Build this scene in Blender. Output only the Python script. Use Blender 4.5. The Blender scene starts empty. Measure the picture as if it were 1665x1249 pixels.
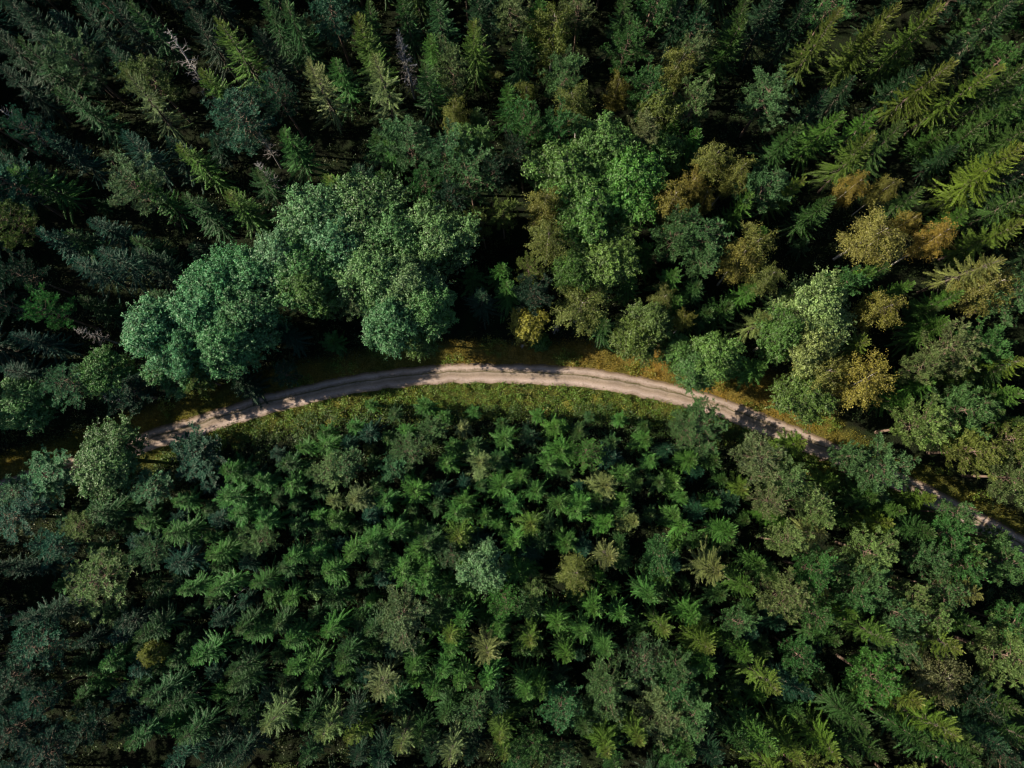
import bpy, math, random
import numpy as np
from mathutils import noise, Vector

# ---------------------------------------------------------------- camera, sky, sun, exposure
scene = bpy.context.scene
C = scene.collection
HCAM = 125.0
cam_d = bpy.data.cameras.new('camera')
cam = bpy.data.objects.new('camera', cam_d)
C.objects.link(cam)
cam_d.sensor_width = 36.0
cam_d.lens = 36.0 * 1200 / 1665
cam_d.clip_start = 1.0
cam_d.clip_end = 6000
cam.location = (0, 0, HCAM)
cam.rotation_euler = (0.12435, 0, 0)
scene.camera = cam

SUN_EL = math.radians(31)
SUN_AZ = math.radians(177)          # direction in the ground plane towards the sun (180 = from the left, -x)
S = Vector((math.cos(SUN_EL) * math.cos(SUN_AZ), math.cos(SUN_EL) * math.sin(SUN_AZ), math.sin(SUN_EL)))
world = bpy.data.worlds.new('World')
scene.world = world
world.use_nodes = True
wn = world.node_tree
wn.nodes.clear()
sky = wn.nodes.new('ShaderNodeTexSky')
sky.sky_type = 'NISHITA'
sky.sun_disc = False
sky.sun_elevation = SUN_EL
sky.sun_rotation = math.pi / 2 - SUN_AZ
sky.ozone_density = 1.6
bg = wn.nodes.new('ShaderNodeBackground')
bg.inputs['Strength'].default_value = 0.05
wo = wn.nodes.new('ShaderNodeOutputWorld')
wn.links.new(sky.outputs[0], bg.inputs[0])
wn.links.new(bg.outputs[0], wo.inputs[0])
sun_d = bpy.data.lights.new('sun', 'SUN')
sun_d.energy = 5.0
sun_d.angle = math.radians(0.5)
sun_d.color = (1.0, 0.86, 0.67)
sun = bpy.data.objects.new('sun', sun_d)
sun.rotation_euler = S.to_track_quat('Z', 'Y').to_euler()
sun.location = (-80, 0, 120)
C.objects.link(sun)
scene.view_settings.view_transform = 'Standard'
scene.view_settings.look = 'None'
scene.view_settings.gamma = 1.0
scene.view_settings.exposure = 0.75
scene.cycles.pixel_filter_type = 'BLACKMAN_HARRIS'
scene.cycles.filter_width = 1.1
scene.cycles.max_bounces = 5
scene.cycles.diffuse_bounces = 2
scene.cycles.glossy_bounces = 1
scene.cycles.transmission_bounces = 3
scene.cycles.transparent_max_bounces = 4

# ---------------------------------------------------------------- helpers
def tag(o, label=None, cat=None, group=None, kind=None):
    if label: o['label'] = label
    if cat: o['category'] = cat
    if group: o['group'] = group
    if kind: o['kind'] = kind
    return o

class Geo:
    """collects triangles, quads (as arrays) with a float 'tone' and a float 'top' per vertex"""
    def __init__(s): s.v = []; s.t = []; s.a = []; s.b = []; s.n = 0; s.m = []
    def add(s, verts, tris, tone, top=0.0, mat=0):
        verts = np.asarray(verts, np.float32).reshape(-1, 3); tris = np.asarray(tris, np.int32).reshape(-1, 3)
        k = len(verts)
        s.v.append(verts); s.t.append(tris + s.n)
        s.a.append(np.broadcast_to(np.asarray(tone, np.float32), (k,)).copy())
        s.b.append(np.broadcast_to(np.asarray(top, np.float32), (k,)).copy())
        s.m.append(np.full(len(tris), mat, np.int32))
        s.n += k
    def mesh(s, name, mats):
        me = bpy.data.meshes.new(name)
        v = np.concatenate(s.v); t = np.concatenate(s.t); mi = np.concatenate(s.m)
        me.vertices.add(len(v)); me.vertices.foreach_set('co', v.ravel())
        me.loops.add(t.size); me.loops.foreach_set('vertex_index', t.ravel())
        me.polygons.add(len(t)); me.polygons.foreach_set('loop_start', np.arange(0, t.size, 3, dtype=np.int32))
        me.update(calc_edges=True)
        for nm, arr in (('tone', s.a), ('top', s.b)):
            at = me.attributes.new(nm, 'FLOAT', 'POINT'); at.data.foreach_set('value', np.concatenate(arr))
        for m in mats: me.materials.append(m)
        me.polygons.foreach_set('material_index', mi)
        me.validate()
        return me

def unit(a):
    return a / np.maximum(np.linalg.norm(a, axis=-1, keepdims=True), 1e-6)

def kites(g, p, d, L, w, tone, top=0.0, up=None, fold=0.35, mat=0, belly=0.45):
    """n narrow folded leaf / needle-spray shapes: p base (n,3), d direction (n,3), L length, w width"""
    n = len(p); d = unit(d)
    L = np.broadcast_to(L, (n,)).astype(float)[:, None]; w = np.broadcast_to(w, (n,)).astype(float)[:, None]
    if up is None: up = np.tile([0, 0, 1.0], (n, 1))
    side = np.cross(d, up); bad = np.linalg.norm(side, axis=1) < 1e-3; side[bad] = [1, 0, 0]
    side = unit(side); nn = unit(np.cross(side, d))
    m = p + d * L * belly
    v = np.stack([p, m + side * w / 2 - nn * w * fold / 2, p + d * L, m - side * w / 2 - nn * w * fold / 2, m + nn * w * fold / 2], 1)
    base = np.arange(n)[:, None] * 5
    tr = np.stack([base + [0, 1, 4], base + [1, 2, 4], base + [2, 3, 4], base + [3, 0, 4]], 1).reshape(-1, 3)
    tn = np.repeat(np.broadcast_to(tone, (n,)), 5); tp = np.repeat(np.broadcast_to(top, (n,)), 5)
    g.add(v.reshape(-1, 3), tr, tn, tp, mat)

def leaves(g, p, nrm, L, w, tone, rng, top=0.0, mat=0):
    """n leaf blades (2 triangles folded along the midrib) facing roughly nrm"""
    n = len(p); nrm = unit(nrm)
    r = rng.normal(size=(n, 3)); d = unit(np.cross(nrm, r)); s = np.cross(nrm, d)
    L = np.broadcast_to(L, (n,))[:, None]; w = np.broadcast_to(w, (n,))[:, None]
    v = np.stack([p - d * L / 2, p + s * w / 2 + nrm * w * .12, p + d * L / 2, p - s * w / 2 + nrm * w * .12], 1)
    base = np.arange(n)[:, None] * 4
    tr = np.stack([base + [0, 1, 2], base + [0, 2, 3]], 1).reshape(-1, 3)
    g.add(v.reshape(-1, 3), tr, np.repeat(np.broadcast_to(tone, (n,)), 4), np.repeat(np.broadcast_to(top, (n,)), 4), mat)

def tube(g, pts, rad, sides=5, tone=0.5, mat=0):
    pts = np.asarray(pts, float); rad = np.asarray(rad, float); k = len(pts)
    tg = unit(np.gradient(pts, axis=0))
    ref = np.array([0.31, 0.17, 0.93]) if abs(tg[0][2]) < .9 else np.array([1.0, 0.1, 0])
    a = unit(np.cross(tg, ref)); b = np.cross(tg, a)
    an = np.linspace(0, 2 * math.pi, sides, endpoint=False)
    v = pts[:, None, :] + rad[:, None, None] * (np.cos(an)[None, :, None] * a[:, None, :] + np.sin(an)[None, :, None] * b[:, None, :])
    tr = []
    for i in range(k - 1):
        for j in range(sides):
            q = i * sides + j; r = i * sides + (j + 1) % sides
            tr += [(q, r, r + sides), (q, r + sides, q + sides)]
    g.add(v.reshape(-1, 3), tr, tone, np.repeat(np.linspace(0, 1, k), sides), mat)

# ---------------------------------------------------------------- materials
def nt(name):
    m = bpy.data.materials.new(name); m.use_nodes = True
    m.node_tree.nodes.clear()
    return m, m.node_tree.nodes, m.node_tree.links

def foliage_mat(name, tip=(0.30, 0.24, 0.05), trans=0.25, gloss=0.02, rough=0.45, spread=1.0):
    """base colour comes from each object's own colour; leaf tones and tip growth from vertex attributes"""
    m, N, L = nt(name)
    oi = N.new('ShaderNodeObjectInfo')
    tone = N.new('ShaderNodeAttribute'); tone.attribute_name = 'tone'
    top = N.new('ShaderNodeAttribute'); top.attribute_name = 'top'
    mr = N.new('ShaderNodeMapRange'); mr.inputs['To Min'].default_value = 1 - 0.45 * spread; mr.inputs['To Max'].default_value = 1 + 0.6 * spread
    L.new(tone.outputs['Fac'], mr.inputs['Value'])
    mul = N.new('ShaderNodeVectorMath'); mul.operation = 'SCALE'
    L.new(oi.outputs['Color'], mul.inputs[0]); L.new(mr.outputs[0], mul.inputs['Scale'])
    mx = N.new('ShaderNodeMix'); mx.data_type = 'RGBA'
    f = N.new('ShaderNodeMath'); f.operation = 'MULTIPLY'
    L.new(top.outputs['Fac'], f.inputs[0]); L.new(oi.outputs['Alpha'], f.inputs[1])
    L.new(f.outputs[0], mx.inputs['Factor']); L.new(mul.outputs[0], mx.inputs['A']); mx.inputs['B'].default_value = (*tip, 1)
    df = N.new('ShaderNodeBsdfDiffuse'); tr = N.new('ShaderNodeBsdfTranslucent'); gl = N.new('ShaderNodeBsdfGlossy')
    gl.inputs['Roughness'].default_value = rough
    L.new(mx.outputs['Result'], df.inputs['Color'])
    warm = N.new('ShaderNodeMix'); warm.data_type = 'RGBA'; warm.blend_type = 'MULTIPLY'; warm.inputs['Factor'].default_value = 1
    warm.inputs['B'].default_value = (1.3, 1.35, 0.6, 1); warm.clamp_result = False
    L.new(mx.outputs['Result'], warm.inputs['A']); L.new(warm.outputs['Result'], tr.inputs['Color'])
    a = N.new('ShaderNodeMixShader'); a.inputs[0].default_value = trans
    L.new(df.outputs[0], a.inputs[1]); L.new(tr.outputs[0], a.inputs[2])
    b = N.new('ShaderNodeMixShader'); b.inputs[0].default_value = gloss
    gl.inputs['Color'].default_value = (0.85, 0.9, 0.85, 1)
    L.new(a.outputs[0], b.inputs[1]); L.new(gl.outputs[0], b.inputs[2])
    o = N.new('ShaderNodeOutputMaterial'); L.new(b.outputs[0], o.inputs[0])
    return m

def bark_mat(name, c0, c1, scale=3.0, rough=0.9):
    m, N, L = nt(name)
    tc = N.new('ShaderNodeTexCoord'); mp = N.new('ShaderNodeMapping'); mp.inputs['Scale'].default_value = (1, 1, 0.25)
    ns = N.new('ShaderNodeTexNoise'); ns.inputs['Scale'].default_value = scale; ns.inputs['Detail'].default_value = 5
    cr = N.new('ShaderNodeValToRGB'); cr.color_ramp.elements[0].position = .38; cr.color_ramp.elements[1].position = .62
    cr.color_ramp.elements[0].color = (*c0, 1); cr.color_ramp.elements[1].color = (*c1, 1)
    p = N.new('ShaderNodeBsdfPrincipled'); p.inputs['Roughness'].default_value = rough
    L.new(tc.outputs['Object'], mp.inputs[0]); L.new(mp.outputs[0], ns.inputs['Vector']); L.new(ns.outputs['Fac'], cr.inputs[0])
    L.new(cr.outputs[0], p.inputs['Base Color'])
    o = N.new('ShaderNodeOutputMaterial'); L.new(p.outputs[0], o.inputs[0])
    return m

M = {}
M['spruce'] = foliage_mat('spruce_needles', tip=(0.26, 0.22, 0.055), trans=0.16, gloss=0.02)
M['pine'] = foliage_mat('pine_needles', tip=(0.17, 0.14, 0.07), trans=0.16, gloss=0.02)
M['leaf'] = foliage_mat('broad_leaves', tip=(0.25, 0.25, 0.06), trans=0.28, gloss=0.028, spread=1.25)
M['birch'] = foliage_mat('birch_leaves', tip=(0.30, 0.21, 0.045), trans=0.30, gloss=0.02)
M['bark_s'] = bark_mat('spruce_bark', (0.05, 0.038, 0.03), (0.12, 0.09, 0.07))
M['twig_s'] = bark_mat('spruce_branch_bark', (0.13, 0.12, 0.09), (0.26, 0.24, 0.19))
M['bark_p'] = bark_mat('pine_bark', (0.10, 0.068, 0.05), (0.21, 0.15, 0.115))
M['bark_a'] = bark_mat('aspen_bark', (0.12, 0.12, 0.09), (0.26, 0.26, 0.21))
M['bark_b'] = bark_mat('birch_bark', (0.45, 0.42, 0.38), (0.75, 0.72, 0.68), scale=2.0)
M['bark_bt'] = bark_mat('birch_twig_bark', (0.10, 0.07, 0.055), (0.24, 0.19, 0.16))
M['bark_d'] = bark_mat('weathered_dead_wood', (0.20, 0.19, 0.185), (0.42, 0.40, 0.39))

# ---------------------------------------------------------------- the ground, road
ROAD = [(-126.41,-23.58), (-110.41,-13.21), (-95.76,-6.47), (-85.85,-2.30), (-76.80,0.67), (-68.69,3.14), (-62.12,5.83), (-55.46,7.70), (-50.34,9.47), (-45.20,11.15), (-37.96,13.14), (-30.68,14.83), (-24.42,16.00), (-16.03,17.06), (-7.63,17.59), (-0.26,17.48), (7.10,17.16), (13.40,16.63), (19.68,15.57), (25.95,14.30), (32.19,12.72), (38.39,10.52), (44.54,8.01), (48.63,6.35), (52.70,4.69), (57.27,2.83), (61.80,0.67), (66.81,-1.79), (71.79,-4.24), (76.71,-7.18), (81.14,-9.40), (85.04,-11.71), (94.22,-17.19), (107.41,-26.51), (121.18,-37.08)]
def smooth_road():
    P = np.array(ROAD); out = []
    for i in range(len(P) - 1):
        p0 = P[max(i - 1, 0)]; p1 = P[i]; p2 = P[i + 1]; p3 = P[min(i + 2, len(P) - 1)]
        n = max(2, int(np.linalg.norm(p2 - p1) / 0.8))
        for j in range(n):
            t = j / n
            out.append(0.5 * ((2 * p1) + (-p0 + p2) * t + (2 * p0 - 5 * p1 + 4 * p2 - p3) * t * t + (-p0 + 3 * p1 - 3 * p2 + p3) * t ** 3))
    out = np.array(out)
    for _ in range(30):
        out[1:-1] = 0.25 * out[:-2] + 0.5 * out[1:-1] + 0.25 * out[2:]
    return out
RC = smooth_road()
RT = unit(np.gradient(RC, axis=0)); RN = np.stack([-RT[:, 1], RT[:, 0]], 1)    # RN points north
HALF = 1.74
def dist_road(x, y):
    """signed distance (+ above the road in the picture) for arrays"""
    x = np.asarray(x, float); y = np.asarray(y, float); out = np.empty(x.shape)
    P = np.stack([x.ravel(), y.ravel()], 1); res = np.empty(len(P))
    for i in range(0, len(P), 4000):
        d = P[i:i + 4000, None, :] - RC[None]
        q = (d ** 2).sum(2); j = q.argmin(1)
        dd = d[np.arange(len(j)), j]
        res[i:i + 4000] = np.sqrt(q[np.arange(len(j)), j]) * np.sign((dd * RN[j]).sum(1))
    return res.reshape(x.shape)
def vnoise(x, y, s, seed=0):
    out = np.empty(np.shape(x)); fx = np.ravel(x); fy = np.ravel(y)
    o = out.ravel()
    for i in range(len(fx)): o[i] = noise.noise(Vector((fx[i] / s, fy[i] / s, seed * 7.3)))
    return o.reshape(np.shape(x))
def relief(x, y, dr=None):
    """gentle forest-floor relief, flat beside the road"""
    x = np.asarray(x, float); y = np.asarray(y, float)
    if dr is None: dr = dist_road(x, y)
    k = np.clip((np.abs(dr) - 3) / 10, 0, 1)
    return k * (0.35 * np.sin(x * 0.11 + 1.3 * np.sin(y * .07)) * np.cos(y * 0.13 + .5) + 0.12 * np.sin(x * .43 + y * .31) ) - 0.16 * np.exp(-((np.abs(dr) - 3.0) / 0.9) ** 2)

def ground_material():
    m, N, L = nt('forest_floor')
    tc = N.new('ShaderNodeTexCoord')
    at = N.new('ShaderNodeAttribute'); at.attribute_name = 'tone'      # 1 on the grassy verges, 0 on the forest floor
    tp = N.new('ShaderNodeAttribute'); tp.attribute_name = 'top'       # dryness of the verge grass, lowered far right as painted shade
    n1 = N.new('ShaderNodeTexNoise'); n1.inputs['Scale'].default_value = 0.5; n1.inputs['Detail'].default_value = 8
    n2 = N.new('ShaderNodeTexNoise'); n2.inputs['Scale'].default_value = 4; n2.inputs['Detail'].default_value = 6
    L.new(tc.outputs['Object'], n1.inputs['Vector']); L.new(tc.outputs['Object'], n2.inputs['Vector'])
    f = N.new('ShaderNodeValToRGB'); e = f.color_ramp.elements
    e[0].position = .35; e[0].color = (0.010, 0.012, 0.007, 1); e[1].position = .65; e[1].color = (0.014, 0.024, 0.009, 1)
    g1 = N.new('ShaderNodeValToRGB'); e = g1.color_ramp.elements
    e[0].position = .35; e[0].color = (0.045, 0.060, 0.015, 1); e[1].position = .68; e[1].color = (0.085, 0.10, 0.022, 1)
    g2 = N.new('ShaderNodeValToRGB'); e = g2.color_ramp.elements
    e[0].position = .35; e[0].color = (0.13, 0.09, 0.022, 1); e[1].position = .68; e[1].color = (0.28, 0.19, 0.045, 1)
    L.new(n1.outputs['Fac'], f.inputs[0]); L.new(n2.outputs['Fac'], g1.inputs[0]); L.new(n2.outputs['Fac'], g2.inputs[0])
    a = N.new('ShaderNodeMix'); a.data_type = 'RGBA'; L.new(tp.outputs['Fac'], a.inputs['Factor']); L.new(g1.outputs[0], a.inputs['A']); L.new(g2.outputs[0], a.inputs['B'])
    b = N.new('ShaderNodeMix'); b.data_type = 'RGBA'; L.new(at.outputs['Fac'], b.inputs['Factor']); L.new(f.outputs[0], b.inputs['A']); L.new(a.outputs['Result'], b.inputs['B'])
    p = N.new('ShaderNodeBsdfPrincipled'); p.inputs['Roughness'].default_value = 0.95; p.inputs['Specular IOR Level'].default_value = 0.1
    L.new(b.outputs['Result'], p.inputs['Base Color'])
    bp = N.new('ShaderNodeBump'); bp.inputs['Distance'].default_value = 0.15; L.new(n2.outputs['Fac'], bp.inputs['Height']); L.new(bp.outputs[0], p.inputs['Normal'])
    o = N.new('ShaderNodeOutputMaterial'); L.new(p.outputs[0], o.inputs[0])
    return m

def dryness_and_shade(x, y, dr):
    """verge vegetation, with shade painted in at far right: dry and orange above the road right of centre, green and herby below it"""
    n = np.sin(x * 0.6 + 1.1 * np.sin(y * .9)) * 0.25 + np.sin(x * .21 + 2) * 0.2
    up = np.clip((x + 12) / 12, 0, 1) * 0.40 + 0.22 + n * 0.8 + 0.5 * np.clip(vnoise(x, y, 2.3, 9) + .1, -.4, 1)
    up = up * (1 - .75 * np.clip((x - 48) / 8, 0, 1))  # drop at far right paints in the shadow of the trees there
    dn = 0.0 + n * 0.25
    return np.clip(np.where(dr > 0, up, dn), 0, 1)
def verge_width(x, dr):
    north = 3.6 + 1.6 * np.clip((x - 2) / 20, 0, 1) + 1.6 * np.clip((x - 30) / 12, 0, 1) - 4.6 * np.clip((x - 50) / 8, 0, 1)  # last term narrows far right: dark floor colour stands in for tree shade
    south = 2.6 + 2.7 * np.exp(-((x + 3) / 24) ** 2)
    return HALF + np.where(dr > 0, north, south)

def build_ground():
    xs = np.concatenate([[-1600, -700, -330, -200], np.arange(-150, 150.1, 1.5), [200, 330, 700, 1600]])
    ys = np.concatenate([[-1600, -700, -330, -180], np.arange(-110, 150.1, 1.5), [200, 330, 700, 1600]])
    X, Y = np.meshgrid(xs, ys); dr = dist_road(X, Y); Z = relief(X, Y, dr)
    far = (np.abs(X) > 151) | (np.abs(Y) > 151); Z[far] = 0
    g = Geo(); nx, ny = len(xs), len(ys)
    i = np.arange(nx * ny).reshape(ny, nx); a, b, c, d = i[:-1, :-1].ravel(), i[:-1, 1:].ravel(), i[1:, 1:].ravel(), i[1:, :-1].ravel()
    tr = np.concatenate([np.stack([a, b, c], 1), np.stack([a, c, d], 1)])
    vw = verge_width(X, dr); v = np.clip((vw + .7 - np.abs(dr)) / 1.5, 0, 1); v[far] = 0
    g.add(np.stack([X, Y, Z], -1).reshape(-1, 3), tr, v.ravel(), dryness_and_shade(X, Y, dr).ravel())
    o = bpy.data.objects.new('ground', g.mesh('ground', [ground_material()])); C.objects.link(o)
    tag(o, 'dark forest floor with grassy verges along the road', kind='structure')
build_ground()

def road_material():
    m, N, L = nt('gravel_road')
    tc = N.new('ShaderNodeTexCoord')
    u = N.new('ShaderNodeAttribute'); u.attribute_name = 'tone'        # 0..1 across the road
    n1 = N.new('ShaderNodeTexNoise'); n1.inputs['Scale'].default_value = 0.35; n1.inputs['Detail'].default_value = 6
    n2 = N.new('ShaderNodeTexNoise'); n2.inputs['Scale'].default_value = 7; n2.inputs['Detail'].default_value = 8; n2.inputs['Roughness'].default_value = .7
    n3 = N.new('ShaderNodeTexVoronoi'); n3.inputs['Scale'].default_value = 9
    for n in (n1, n2, n3): L.new(tc.outputs['Object'], n.inputs['Vector'])
    wob = N.new('ShaderNodeMath'); wob.operation = 'MULTIPLY_ADD'; wob.inputs[1].default_value = 0.14; wob.inputs[2].default_value = -0.07
    L.new(n1.outputs['Fac'], wob.inputs[0])
    wob2 = N.new('ShaderNodeMath'); wob2.operation = 'MULTIPLY_ADD'; wob2.inputs[1].default_value = 0.10; L.new(n2.outputs['Fac'], wob2.inputs[0]); L.new(wob.outputs[0], wob2.inputs[2])
    ad = N.new('ShaderNodeMath'); ad.operation = 'ADD'; L.new(u.outputs['Fac'], ad.inputs[0]); L.new(wob2.outputs[0], ad.inputs[1])
    cr = N.new('ShaderNodeValToRGB'); e = cr.color_ramp.elements
    stops = [(0.0, (0.16, 0.12, 0.085)), (0.09, (0.30, 0.235, 0.19)), (0.25, (0.47, 0.385, 0.35)), (0.36, (0.37, 0.295, 0.25)), (0.45, (0.28, 0.225, 0.175)), (0.575, (0.33, 0.27, 0.225)),
             (0.625, (0.13, 0.115, 0.065)), (0.67, (0.33, 0.26, 0.21)), (0.82, (0.47, 0.385, 0.345)), (0.94, (0.31, 0.24, 0.19)), (1.0, (0.17, 0.13, 0.085))]
    e[0].position = 0; e[0].color = (*stops[0][1], 1); e[1].position = 1; e[1].color = (*stops[-1][1], 1)
    for p_, c_ in stops[1:-1]:
        q = e.new(p_); q.color = (*c_, 1)
    L.new(ad.outputs[0], cr.inputs[0])
    mr = N.new('ShaderNodeMapRange'); mr.inputs['From Min'].default_value = .3; mr.inputs['From Max'].default_value = .7; mr.inputs['To Min'].default_value = .68; mr.inputs['To Max'].default_value = 1.3
    L.new(n2.outputs['Fac'], mr.inputs['Value'])
    mr2 = N.new('ShaderNodeMapRange'); mr2.inputs['From Min'].default_value = .3; mr2.inputs['From Max'].default_value = .7; mr2.inputs['To Min'].default_value = .80; mr2.inputs['To Max'].default_value = 1.16
    L.new(n1.outputs['Fac'], mr2.inputs['Value'])
    mm = N.new('ShaderNodeMath'); mm.operation = 'MULTIPLY'; L.new(mr.outputs[0], mm.inputs[0]); L.new(mr2.outputs[0], mm.inputs[1])
    sc = N.new('ShaderNodeVectorMath'); sc.operation = 'SCALE'; L.new(cr.outputs[0], sc.inputs[0]); L.new(mm.outputs[0], sc.inputs['Scale'])
    n4 = N.new('ShaderNodeTexNoise'); n4.inputs['Scale'].default_value = 0.9; n4.inputs['Detail'].default_value = 9; n4.inputs['Roughness'].default_value = .65; n4.inputs['Distortion'].default_value = 1.2
    L.new(tc.outputs['Object'], n4.inputs['Vector'])
    pr = N.new('ShaderNodeMapRange'); pr.inputs['From Min'].default_value = .58; pr.inputs['From Max'].default_value = .70; pr.inputs['To Max'].default_value = .55; L.new(n4.outputs['Fac'], pr.inputs['Value'])
    mxx = N.new('ShaderNodeMix'); mxx.data_type = 'RGBA'; L.new(pr.outputs[0], mxx.inputs['Factor']); L.new(sc.outputs[0], mxx.inputs['A']); mxx.inputs['B'].default_value = (.16, .125, .085, 1)
    p = N.new('ShaderNodeBsdfPrincipled'); p.inputs['Roughness'].default_value = 0.95; p.inputs['Specular IOR Level'].default_value = 0.1
    L.new(mxx.outputs['Result'], p.inputs['Base Color'])
    bp = N.new('ShaderNodeBump'); bp.inputs['Distance'].default_value = 0.04; L.new(n2.outputs['Fac'], bp.inputs['Height']); L.new(bp.outputs[0], p.inputs['Normal'])
    o = N.new('ShaderNodeOutputMaterial'); L.new(p.outputs[0], o.inputs[0])
    return m

def build_road():
    rng = np.random.default_rng(4)
    n = len(RC); w = 13
    us = np.linspace(0, 1, w); V = np.empty((n, w, 3)); T = np.empty((n, w))
    prof = -0.035 * np.exp(-((us - .27) / .1) ** 2) - 0.035 * np.exp(-((us - .83) / .09) ** 2) + 0.03 * np.exp(-((us - .62) / .08) ** 2)
    e = rng.normal(0, .10, (n, 2)); e[1:] = (e[1:] + e[:-1]) / 1.6
    for i in range(n):
        lo = -HALF + e[i, 0] + .06 * math.sin(i * .11); hi = HALF + e[i, 1] + .07 * math.sin(i * .07 + 1)
        o = lo + (hi - lo) * us
        V[i, :, 0] = RC[i, 0] + RN[i, 0] * o; V[i, :, 1] = RC[i, 1] + RN[i, 1] * o
        V[i, :, 2] = 0.075 + prof
        V[i, 0, 2] = V[i, -1, 2] = -0.02
        T[i] = us
    i = np.arange(n * w).reshape(n, w); a, b, c, d = i[:-1, :-1].ravel(), i[1:, :-1].ravel(), i[1:, 1:].ravel(), i[:-1, 1:].ravel()
    g = Geo(); g.add(V.reshape(-1, 3), np.concatenate([np.stack([a, b, c], 1), np.stack([a, c, d], 1)]), T.ravel())
    ob = bpy.data.objects.new('road', g.mesh('road', [road_material()])); C.objects.link(ob)
    tag(ob, 'curving pinkish gravel track with two wheel ruts', kind='structure')
build_road()

# ---------------------------------------------------------------- tree prototypes (mesh data shared between alike trees)
def make_spruce(seed, h=18.0, R=2.4, sparse=0.0, bare=False, bushy=0.0):
    rng = np.random.default_rng(seed); cg = Geo(); tg = Geo()
    z0 = h * (0.10 if bushy else rng.uniform(.16, .26))
    lean = rng.normal(0, .010, 2)
    def axis(z): return np.array([lean[0] * z * z / h, lean[1] * z * z / h, z])
    zs = np.linspace(-0.5, h, 9)
    tube(tg, [axis(z) for z in zs], 0.012 * h * (1 - (zs + .5) / (h + .52)) + 0.012, 6, 0.5, 0)
    z = z0; az = rng.uniform(0, 6.28); side_gain = rng.uniform(.0, .22); sd = rng.uniform(0, 6.28)
    scale = h / 18.0
    while z < h - 0.12:
        f = (h - z) / (h - z0)
        step = (0.40 * f + 0.24) * (0.75 + .25 * scale)
        nb = int(rng.integers(5, 9)) if f > .15 else 5
        az += rng.uniform(.3, .9)
        for b in range(nb):
            if rng.random() < sparse * .5 + (.25 if f > .8 else 0.04): continue
            a = az + b * 2 * math.pi / nb + rng.normal(0, .30)
            zb = z + rng.uniform(-.8, .8) * step
            Lb = R * (f ** 0.72 if not bushy else f ** 0.86 * (1 - .25 * max(0, f - .8) / .2)) * rng.choice([rng.uniform(.3, .8), rng.uniform(.8, 1.3)], p=[.45, .55]) * (1 + side_gain * math.cos(a - sd)) + 0.12
            el = (math.radians(52) * (1 - f) ** 1.6 + math.radians(8 - 22 * f)) + rng.normal(0, .10)
            t = np.linspace(0, 1, 7)
            rad = Lb * t; bend = rng.normal(0, .20) * Lb
            zz = axis(zb)[2] + math.tan(el) * Lb * t - (0.30 + .1 * f) * Lb * t ** 2 * (.5 + .8 * f) + 0.24 * Lb * t ** 3.5
            ax = axis(zb)
            px = ax[0] + math.cos(a) * rad - math.sin(a) * bend * t ** 2; py = ax[1] + math.sin(a) * rad + math.cos(a) * bend * t ** 2
            P = np.stack([px, py, zz], 1)
            tube(tg, P[[0, 2, 4, 6]], np.array([.035, .026, .016, .005]) * (.5 + .5 * f) * 1.1, 3, 0.5, 1)
            if bare: 
                k = max(2, int(Lb / .35))
                for s_ in rng.uniform(.3, 1, k):
                    q = np.array([np.interp(s_, t, P[:, c]) for c in range(3)]); da = a + rng.choice([-1, 1]) * rng.uniform(.5, 1)
                    tube(tg, [q, q + np.array([math.cos(da), math.sin(da), -.2]) * rng.uniform(.2, .5)], [.012, .004], 3, .5, 1)
                if rng.random() < .75: continue
            k = max(3, int(Lb * 0.9 / (0.085 + sparse * .05)))
            ts = np.linspace(.12 + sparse * .35, 1.0, k) + rng.normal(0, .012, k); ts = np.clip(ts, .05, 1)
            Q = np.stack([np.interp(ts, t, P[:, c]) for c in range(3)], 1)
            dirn = unit(np.stack([np.interp(ts, t, np.gradient(P[:, c])) for c in range(3)], 1))
            btone = np.clip(rng.normal(.45, .24), 0, 1); topv = max(0.0, (1 - f) ** 5) * .8
            for sgn in (-1, 1):
                ang = sgn * (math.radians(50 if bushy else 44) + rng.normal(0, .24, k))
                d = np.stack([dirn[:, 0] * np.cos(ang) - dirn[:, 1] * np.sin(ang), dirn[:, 0] * np.sin(ang) + dirn[:, 1] * np.cos(ang), dirn[:, 2] * .5 - rng.uniform(.15, .65, k) * (.45 + .55 * f)], 1)
                ll = (0.15 + 0.22 * Lb * np.clip(1.05 - ts, 0.05, .5)) * rng.uniform(.5, 1.3, k) * (1.3 if bushy else 1.0) + .07
                ll = np.minimum(ll, .60)
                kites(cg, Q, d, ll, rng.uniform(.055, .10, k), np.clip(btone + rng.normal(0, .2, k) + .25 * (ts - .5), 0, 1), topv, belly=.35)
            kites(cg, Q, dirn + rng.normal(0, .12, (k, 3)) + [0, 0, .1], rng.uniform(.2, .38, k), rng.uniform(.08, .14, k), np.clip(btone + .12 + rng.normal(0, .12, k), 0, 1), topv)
        z += step
    # leader
    if not bare:
        k = 12; q = np.array([axis(h - .5 + i * .045) for i in range(k)]); an = rng.uniform(0, 6.28, k)
        kites(cg, q, np.stack([np.cos(an), np.sin(an), np.full(k, 1.3)], 1), .25, .07, .6, 1.0)
    return cg, tg

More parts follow.
